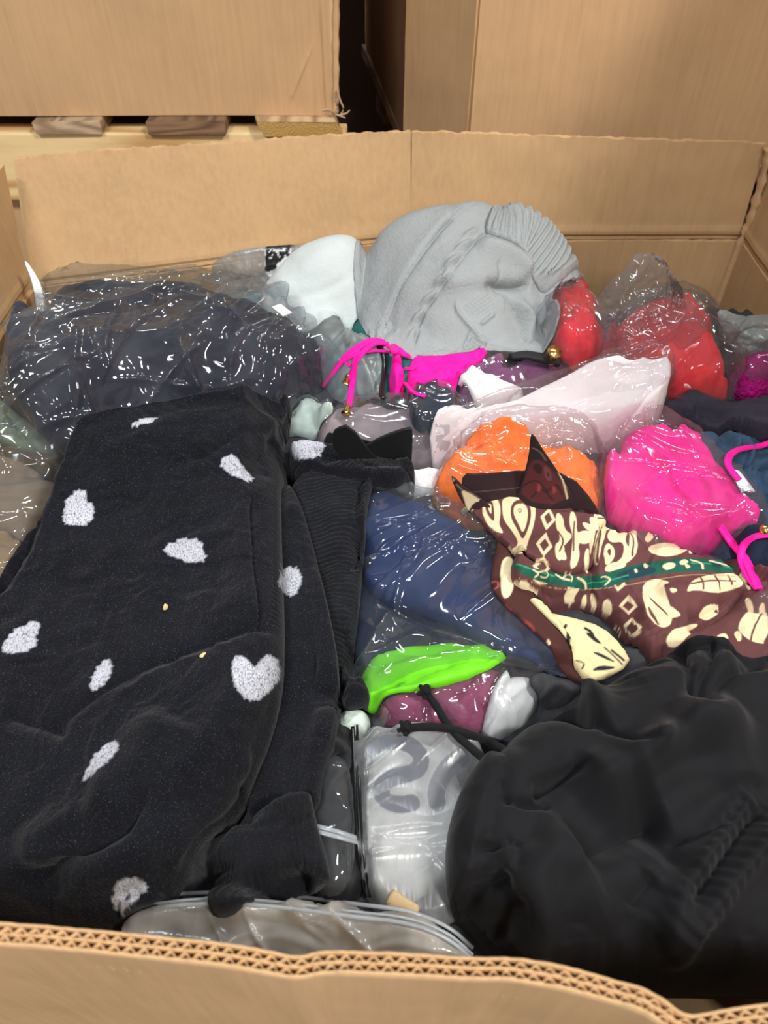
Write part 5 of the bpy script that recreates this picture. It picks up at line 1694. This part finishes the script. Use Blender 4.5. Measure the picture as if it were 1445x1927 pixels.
yc = float(toW([(1000, 945)], 0, HM)[0, 1]) - .004
sheet('inner_yoke', [(868, 930), (872, 898), (900, 900), (1000, 892), (1075, 900), (1120, 950), (1130, 975), (1000, 962), (900, 945)], yc + .004, F_print, (52, 34, 38),
      [((120, 104, 100), [(890, 930), (940, 926), (990, 921)], 1, .0003)], lambda q, u: .006 * u, parent=sh)
tipp = [((92, 40, 46), [(988, 905), (998, 870), (1015, 860), (1040, 880), (1060, 915), (1062, 950), (980, 945)], 1), ((52, 30, 34), [(1000, 880), (1012, 868), (1022, 880), (1014, 895)], 2), ((120, 66, 70), [(1020, 870), (1036, 880), (1038, 905), (1026, 900)], 2),
        ((52, 30, 34), [(1028, 882), (1034, 890), (1030, 898)], 2), ((52, 30, 34), [(985, 920), (1010, 900), (1030, 925)], 2, .0012), ((52, 30, 34), [(1000, 940), (1018, 915), (1040, 940)], 2, .0012), ((52, 30, 34), [(1030, 925), (1046, 905), (1058, 930)], 2, .0012),
        ((160, 120, 120), [(1002, 842), (1016, 846), (1026, 862)], 1, .0005), (CR, [(1050, 880), (1060, 905), (1068, 940)], 1, .0009), ((150, 60, 66), [(1012, 905), (1020, 920), (1010, 930)], 1), ((150, 60, 66), [(1038, 908), (1048, 920), (1040, 932)], 1)]
sheet('collar_point', [(972, 950), (985, 910), (996, 860), (998, 820), (1003, 814), (1018, 838), (1040, 870), (1062, 905), (1085, 950), (1090, 975), (1020, 975)], yc - .002, F_print, (46, 34, 38), tipp, lambda q, u: -.010 * u * u + q * q * 6, parent=sh)
sheet('collar_point', [(846, 886), (856, 892), (872, 912), (905, 935), (930, 960), (900, 990), (880, 962), (862, 930)], yc - .004, F_print, (56, 36, 38),
      [(CR, [(850, 890), (854, 896), (852, 902)], 1), ((170, 150, 120), [(858, 905), (876, 925), (890, 940)], 1, .0006), (CR, [(866, 915), (890, 928), (905, 940), (890, 945), (880, 965), (874, 940)], 1)], lambda q, u: -.008 * u * u, parent=sh, smooth=2)

# ================================================================ HOT PINK BAG
T(lay('folded_garment', [(1140, 880), (1150, 822), (1195, 802, .01), (1240, 798, .01), (1290, 828, .01), (1350, 870), (1420, 940), (1440, 985), (1380, 1010), (1270, 1020), (1200, 1000), (1150, 960), (1135, 920)], F_pink, thick=.055, edge=.05,
      wrs=[('r', .008, .05, 130, 3, 121), ('r', .003, .02, 120, 3, 125)], feats=[('v', [(1180, 940), (1260, 950), (1300, 1000)], .004, .008), ('r', [(1160, 800), (1240, 830), (1330, 900), (1400, 960)], .016, .010), ('v', [(1300, 870), (1360, 920), (1410, 990)], .004, .010), ('v', [(1290, 860), (1320, 930), (1330, 990)], .004, .007)]),
  'hot pink garment in a clear bag on top of the paisley shirt', 'garment')
pb_ = lay('plastic_bag', [(1125, 910), (1132, 860), (1142, 812), (1190, 790), (1245, 784), (1300, 818), (1370, 868), (1440, 950), (1448, 1000), (1400, 1010), (1300, 1018), (1235, 1040), (1215, 1035), (1170, 985), (1135, 960)], B_pinkish, thick=.006, edge=.012, streaks=[(16, .05, .2, .003, .005, 130, 30, 17)], film=True, tent=.012,
          wrs=[('c', .005, .06, 130, 2.5, 122), ('c', .002, .02, 100, 2, 123)], step=.0016,
          feats=[('r', [(1185, 935), (1240, 900), (1260, 880)], .002, .003), ('r', [(1185, 950), (1270, 950), (1300, 970)], .002, .003)])
T(pb_, 'clear bag around the hot pink garment, corner on the shirt', 'plastic bag')
lw_ = lay('paper_label', [(1362, 900), (1386, 898), (1414, 938), (1388, 944)], fabric('barcode_label', (250, 250, 250), attr=True, rough=.5, var=.02), thick=.0006, edge=.001, hem=.0005, smooth=0, step=.0008, flat=True, base_blur=.012, lift=0.0, basecol=(238, 240, 242),
          paint=[((110, 110, 118), [(1386 + i * 2.6, 922 + i * 0.5), (1390 + i * 2.8, 934)], 0, .0004 + .0003 * (i % 2)) for i in range(7)] + [((150, 150, 158), [(1373 + i * 4, 904 + i * 5), (1385 + i * 4, 903 + i * 5)], 0, .0004) for i in range(4)])
T(lw_, 'white barcode label on the hot pink bag', 'label')

# pink underwired straps at the right edge
st = thing('bikini_top', 1420, 1040, 'hot pink edged swimsuit straps at the right edge below the charcoal waistband', 'bikini')
for pts, r in (([(1470, 832), (1440, 840), (1395, 846), (1375, 853), (1368, 868), (1371, 885), (1390, 905)], .0042), ([(1480, 1008), (1445, 1010), (1415, 1015), (1395, 1030), (1390, 1055), (1400, 1085), (1422, 1112)], .0042),
               ([(1345, 1010), (1375, 1025), (1398, 1050), (1412, 1080), (1424, 1112)], .0055)):
    tube('strap', [top(a, b, .006) for a, b in pts], r, F_pink, st, seg=10, flat=.5)
p = top(1436, 1002, .006)
tube('gold_bead', [p + np.array([-.005, 0, 0]), p, p + np.array([.005, 0, 0])], .005, M_gold, st, seg=12, rf=lambda t: .35 + 1.0 * math.sin(math.pi * t))
T(lay('plastic_bag', [(1390, 1150), (1410, 1118), (1470, 1100), (1540, 1110), (1540, 1180), (1450, 1170)], B_pinkish, thick=.01, edge=.015, film=True, tent=.01, wrs=[('c', .006, .025, 30, 1.5, 124)], step=.0018),
  'crinkled clear bag corner at the right edge above the black scuba garment', 'plastic bag')

# ================================================================ THE HEART SWEATER
HC = (206, 208, 218)


def knitz(cx, cy, pts, ang=0):
    """a heart knitted in: the outline gets the zigzag of the stitches"""
    P = chaikin(np.array(pts, float), 1)
    out = []
    rr = random.Random(int(cx * 7 + cy))
    n = len(P)
    for i in range(n):
        a, b = P[i], P[(i + 1) % n]
        L = np.hypot(*(b - a)); k = max(1, int(L / 3.2))
        for j in range(k):
            q = a + (b - a) * j / k
            v = q - np.array([cx, cy]); v /= np.linalg.norm(v) + 1e-6
            s = (rr.random() * 5.0 - 1.5) if (j + i) % 2 else -1.0
            out.append(tuple(q + v * s))
    return out


hearts = [
    ((150, 958), [(120, 985), (121, 955), (132, 935), (155, 924), (165, 930), (163, 948), (176, 950), (179, 972), (166, 990), (140, 990)]),
    ((345, 1040), [(306, 1035), (325, 1022), (350, 1014), (378, 1018), (382, 1036), (390, 1052), (380, 1060), (350, 1060), (325, 1050)]),
    ((448, 880), [(412, 874), (425, 860), (440, 856), (452, 872), (465, 890), (481, 905), (455, 905), (432, 893)]),
    ((270, 793), [(245, 804), (262, 792), (298, 785), (296, 792), (270, 803)]),
    ((38, 1200), [(0, 1222), (20, 1195), (45, 1178), (70, 1168), (76, 1185), (66, 1200), (74, 1212), (55, 1228), (15, 1232)]),
    ((190, 1270), [(170, 1300), (174, 1275), (190, 1250), (208, 1240), (212, 1260), (205, 1282), (185, 1300)]),
    ((482, 1272), [(436, 1250), (446, 1232), (465, 1240), (480, 1260), (495, 1240), (515, 1234), (527, 1250), (524, 1285), (500, 1310), (478, 1324), (455, 1308), (440, 1285)]),
    ((188, 1432), [(152, 1472), (168, 1440), (185, 1415), (205, 1398), (226, 1398), (220, 1418), (195, 1440), (165, 1468)]),
    ((240, 1682), [(212, 1690), (225, 1665), (248, 1652), (275, 1665), (278, 1680), (250, 1700), (225, 1722), (212, 1710)]),
    ((545, 1095), [(524, 1098), (532, 1075), (550, 1066), (566, 1078), (568, 1100), (555, 1122), (535, 1122)]),
]
sw = thing('knit_sweater', 330, 1200, 'black knit sweater scattered with pale hearts, folded at the front left', 'sweater')
cream = [(HC, knitz(c[0], c[1], h), 0) for c, h in hearts]
# lower layers: rib hem to the right, cuff bottom right
lay('hem_rib', [(540, 880), (640, 880), (708, 897), (692, 960), (684, 1060), (674, 1160), (662, 1240), (640, 1330), (560, 1330), (520, 1100)], F_cuff, thick=.03, edge=.03, step=.0015, smooth=2, parent=sw,
    feats=[('rib', [(600, 880), (612, 1000), (606, 1120), (600, 1240), (590, 1330)], .09, .0011, .0055), ('r', [(620, 900), (640, 1050), (630, 1200)], .02, .008)], wrs=[('f', .004, .05, 80, 2, 130)])
lay('hem_rib', [(640, 1250), (655, 1235), (690, 1285), (698, 1305), (680, 1330), (640, 1338)], F_cuff, thick=.02, edge=.02, step=.0016, parent=sw,
    feats=[('rib', [(640, 1235), (645, 1345)], .05, .0012, .0055)])
lay('side_fold', [(520, 870), (560, 930), (590, 1020), (620, 1150), (640, 1260), (640, 1380), (610, 1460), (600, 1560), (470, 1600), (420, 1300), (480, 1000)], F_sweat, thick=.03, edge=.04, step=.0015, parent=sw, basecol=(24, 25, 30), paint=cream,
    wrs=[('f', .004, .06, 80, 2, 131)], feats=[('r', [(600, 1050), (625, 1200), (620, 1350), (600, 1450)], .012, .008), ('v', [(545, 960), (575, 1060), (590, 1200), (590, 1350)], .006, .010)])
lay('cuff', [(400, 1600), (450, 1530), (580, 1480), (600, 1560), (622, 1640), (622, 1672), (560, 1676), (500, 1694), (470, 1722), (440, 1738), (410, 1738), (398, 1718), (394, 1690), (390, 1650)], F_cuff, thick=.024, edge=.03, step=.0014, parent=sw, smooth=1,
    feats=[('rib', [(420, 1600), (500, 1590), (600, 1570)], .06, .0009, .0050), ('v', [(440, 1722), (480, 1700), (530, 1680), (580, 1668), (615, 1666)], .007, .014)])
lay('body', [(-70, 1300), (-60, 1180), (0, 1110), (30, 1040), (90, 930), (130, 820), (170, 790), (260, 775), (400, 755), (520, 728), (545, 732), (548, 770), (525, 830), (560, 858), (580, 868), (545, 880), (530, 900), (530, 1050), (535, 1200), (530, 1300), (500, 1420), (440, 1540), (380, 1590), (330, 1680), (280, 1720), (200, 1760), (60, 1760), (-80, 1740)], F_sweat,
    thick=.055, edge=.04, step=.00135, smooth=2, parent=sw, basecol=(24, 25, 30), paint=cream, base_blur=.08, tent=.03,
    wrs=[('f', .007, .12, 60, 2, 132), ('f', .002, .03, 20, 1, 133)],
    feats=[('v', [(478, 915), (472, 1000), (480, 1100), (494, 1205)], .003, .010), ('s', [(494, 1205), (480, 1100), (472, 1000), (478, 915)], .003, .007, .03),
           ('s', [(200, 1310), (300, 1245), (400, 1215), (530, 1210)], .006, -.008, .05), ('v', [(60, 1360), (100, 1370), (200, 1290), (300, 1230), (520, 1200)], .006, .006),
           ('v', [(0, 1340), (60, 1360), (130, 1380)], .008, .012), ('r', [(150, 1480), (260, 1440), (330, 1340)], .03, .010),
           ('v', [(60, 1690), (150, 1600), (250, 1540), (300, 1480)], .012, .026), ('r', [(20, 1620), (140, 1540), (240, 1480)], .02, .010),
           ('v', [(330, 1650), (400, 1580), (470, 1500), (510, 1400), (520, 1300)], .008, .016), ('r', [(300, 1600), (400, 1520), (470, 1400)], .025, .012),
           ('v', [(530, 850), (420, 850), (330, 880)], .008, .006), ('r', [(540, 740), (500, 800), (480, 850)], .012, .007),
           ('rib', [(520, 728), (530, 780), (520, 830)], .055, .0011, .006), ('rib', [(540, 850), (535, 1000), (535, 1200)], .022, .0008, .0055),
           ('r', [(250, 790), (330, 900), (350, 1000)], .05, .008)])
# sleeve end crossing at the top right of the sweater, hearts on it
T2 = [(HC, knitz(580, 838, [(548, 858), (556, 830), (560, 812), (580, 812), (606, 825), (612, 845), (598, 862), (575, 868)]), 0)]
lay('sleeve', [(525, 835), (545, 808), (600, 818), (700, 838), (776, 862), (784, 888), (770, 905), (745, 918), (690, 905), (600, 885), (560, 872)], F_sweat, thick=.026, edge=.022, step=.0014, parent=sw, basecol=(24, 25, 30), paint=T2,
    lift=.012, feats=[('rib', [(640, 830), (700, 870), (770, 890)], .05, .0007, .0055), ('v', [(590, 872), (680, 860), (770, 880)], .004, .007)])
for q_, (cx, cy, k_) in enumerate(((311, 1141, 1.0), (384, 1237, 1.3))):
    pts = [(cx - 7 * k_, cy + 4), (cx - 2, cy - 5 * k_), (cx + 6 * k_, cy - 4), (cx + 4, cy + 1), (cx - 1, cy + 6 * k_)]
    fl_ = lay('paper_crumb', pts, plain('cream_crumb', (226, 206, 150), .8), thick=.0012, edge=.002, hem=.001, step=.0008, smooth=1)
    T(fl_, ['tiny cream crumb on the black sweater, left of the two crumbs', 'tiny cream crumb on the black sweater, just left above the large heart'][q_], 'crumb')

# black satin corners beyond the sleeve
bs = thing('black_garment', 700, 840, 'black satin garment whose two folded corners poke up behind the sweater sleeve', 'garment')
yb = float(toW([(700, 850)], 0, HM)[0, 1]) - .012
sheet('folded_corner', [(625, 812), (632, 796), (658, 785), (700, 850), (740, 890), (660, 880), (628, 840)], yb - .001, F_blacks, (24, 25, 27), [], lambda q, u: -.015 * u + q * q * 2, parent=bs, smooth=1, th=.004)
sheet('folded_corner', [(680, 838), (720, 812), (770, 793), (777, 800), (774, 870), (775, 900), (700, 890)], yb + .006, F_blacks, (24, 25, 27), [], lambda q, u: -.012 * u, parent=bs, smooth=1, th=.004)

# ================================================================ BLACK SCUBA GARMENT
sc_ = thing('black_garment', 1150, 1550, 'large black scuba knit garment with a gathered hem and two drawcords', 'garment')
lay('body', [(838, 1600), (850, 1520), (880, 1440), (925, 1390), (1000, 1330), (1080, 1290), (1160, 1262), (1250, 1205), (1320, 1175), (1370, 1176), (1420, 1215), (1500, 1200), (1620, 1250), (1800, 1600), (1700, 1980), (1300, 1960), (1150, 1900), (960, 1860), (890, 1750), (848, 1715)], F_blackk,
    thick=.075, edge=.05, step=.0016, smooth=2, parent=sc_, base_blur=.05, wrs=[('f', .006, .10, 30, 2, 141)],
    feats=[('v', [(1030, 1340), (1120, 1360), (1190, 1410), (1240, 1430)], .010, 0.0360), ('r', [(1110, 1310), (1130, 1370), (1200, 1420), (1270, 1390)], .012, 0.0210),
           ('v', [(1260, 1180), (1300, 1280), (1310, 1360)], .006, 0.0210), ('v', [(1330, 1200), (1320, 1300), (1310, 1370)], .006, 0.0150), ('v', [(1300, 1360), (1360, 1290), (1430, 1240)], .007, 0.0180),
           ('r', [(1080, 1500), (1200, 1440), (1280, 1390), (1400, 1320)], .024, 0.0300), ('v', [(1000, 1500), (1050, 1470), (1110, 1430)], .006, 0.0270), ('v', [(930, 1500), (980, 1518), (1050, 1515)], .003, 0.0150),
           ('v', [(1080, 1620), (1180, 1570), (1260, 1530)], .030, 0.0360), ('r', [(990, 1580), (1080, 1620), (1200, 1630), (1260, 1590)], .022, 0.0210),
           ('v', [(860, 1710), (900, 1680), (970, 1650)], .006, 0.0240), ('v', [(865, 1610), (920, 1600), (975, 1580)], .004, 0.0120), ('v', [(930, 1770), (960, 1720), (1000, 1690)], .006, 0.0180),
           ('r', [(975, 1570), (1000, 1660), (1020, 1720), (1000, 1800)], .014, 0.0150), ('v', [(975, 1580), (972, 1640)], .003, 0.0120),
           ('v', [(1190, 1720), (1200, 1690), (1230, 1650)], .010, 0.0120), ('r', [(1420, 1480), (1330, 1600), (1260, 1720), (1230, 1810)], .010, 0.0180), ('r', [(1470, 1540), (1380, 1650), (1300, 1740), (1250, 1830)], .010, 0.0180),
           ('v', [(1445, 1510), (1350, 1630), (1280, 1730)], .006, 0.0150), ('rib', [(1440, 1510), (1355, 1625), (1270, 1760)], .020, .0012, .010), ('r', [(1250, 1350), (1360, 1380), (1400, 1500)], .02, 0.0150),
           ('v', [(1260, 1590), (1360, 1560), (1400, 1500)], .008, 0.0180)])


def cord(pts, name='drawcord'):
    o = tube(name, pts, .0038, F_cord, sc_, seg=12, rf=lambda t: 1 + .04 * math.sin(t * 240))
    return o


c1 = [top(764, 1371, .006), top(800, 1368, .007), top(850, 1374, .008), top(885, 1383, .008), top(925, 1400, .004), top(960, 1420, -.012)]
c2 = [top(800, 1305, .006), top(820, 1330, .008), top(838, 1360, .009), top(860, 1390, .010), top(900, 1420, .006), top(935, 1450, -.012)]
cord(c1); cord(c2)


def knot(p, r=.005):
    P = []
    for i in range(26):
        a = i / 25 * 2 * math.pi * 2
        P.append(p + np.array([r * .55 * math.cos(a), r * .5 * math.sin(a * 1.5), r * .8 * math.sin(a) + .002]))
    tube('cord_knot', P, r * .6, F_cord, sc_, seg=8)
    for k_, (dx, dy) in enumerate(((-.005, .006), (-.008, -.003), (-.001, -.008))):
        tube('frayed_end', [p, p + np.array([dx * .6, dy * .6, .002]), p + np.array([dx, dy, .001])], r * .5, F_cord, sc_, seg=8, rf=lambda t: 1.1 - .3 * t)


knot(c1[0]); knot(c2[0])
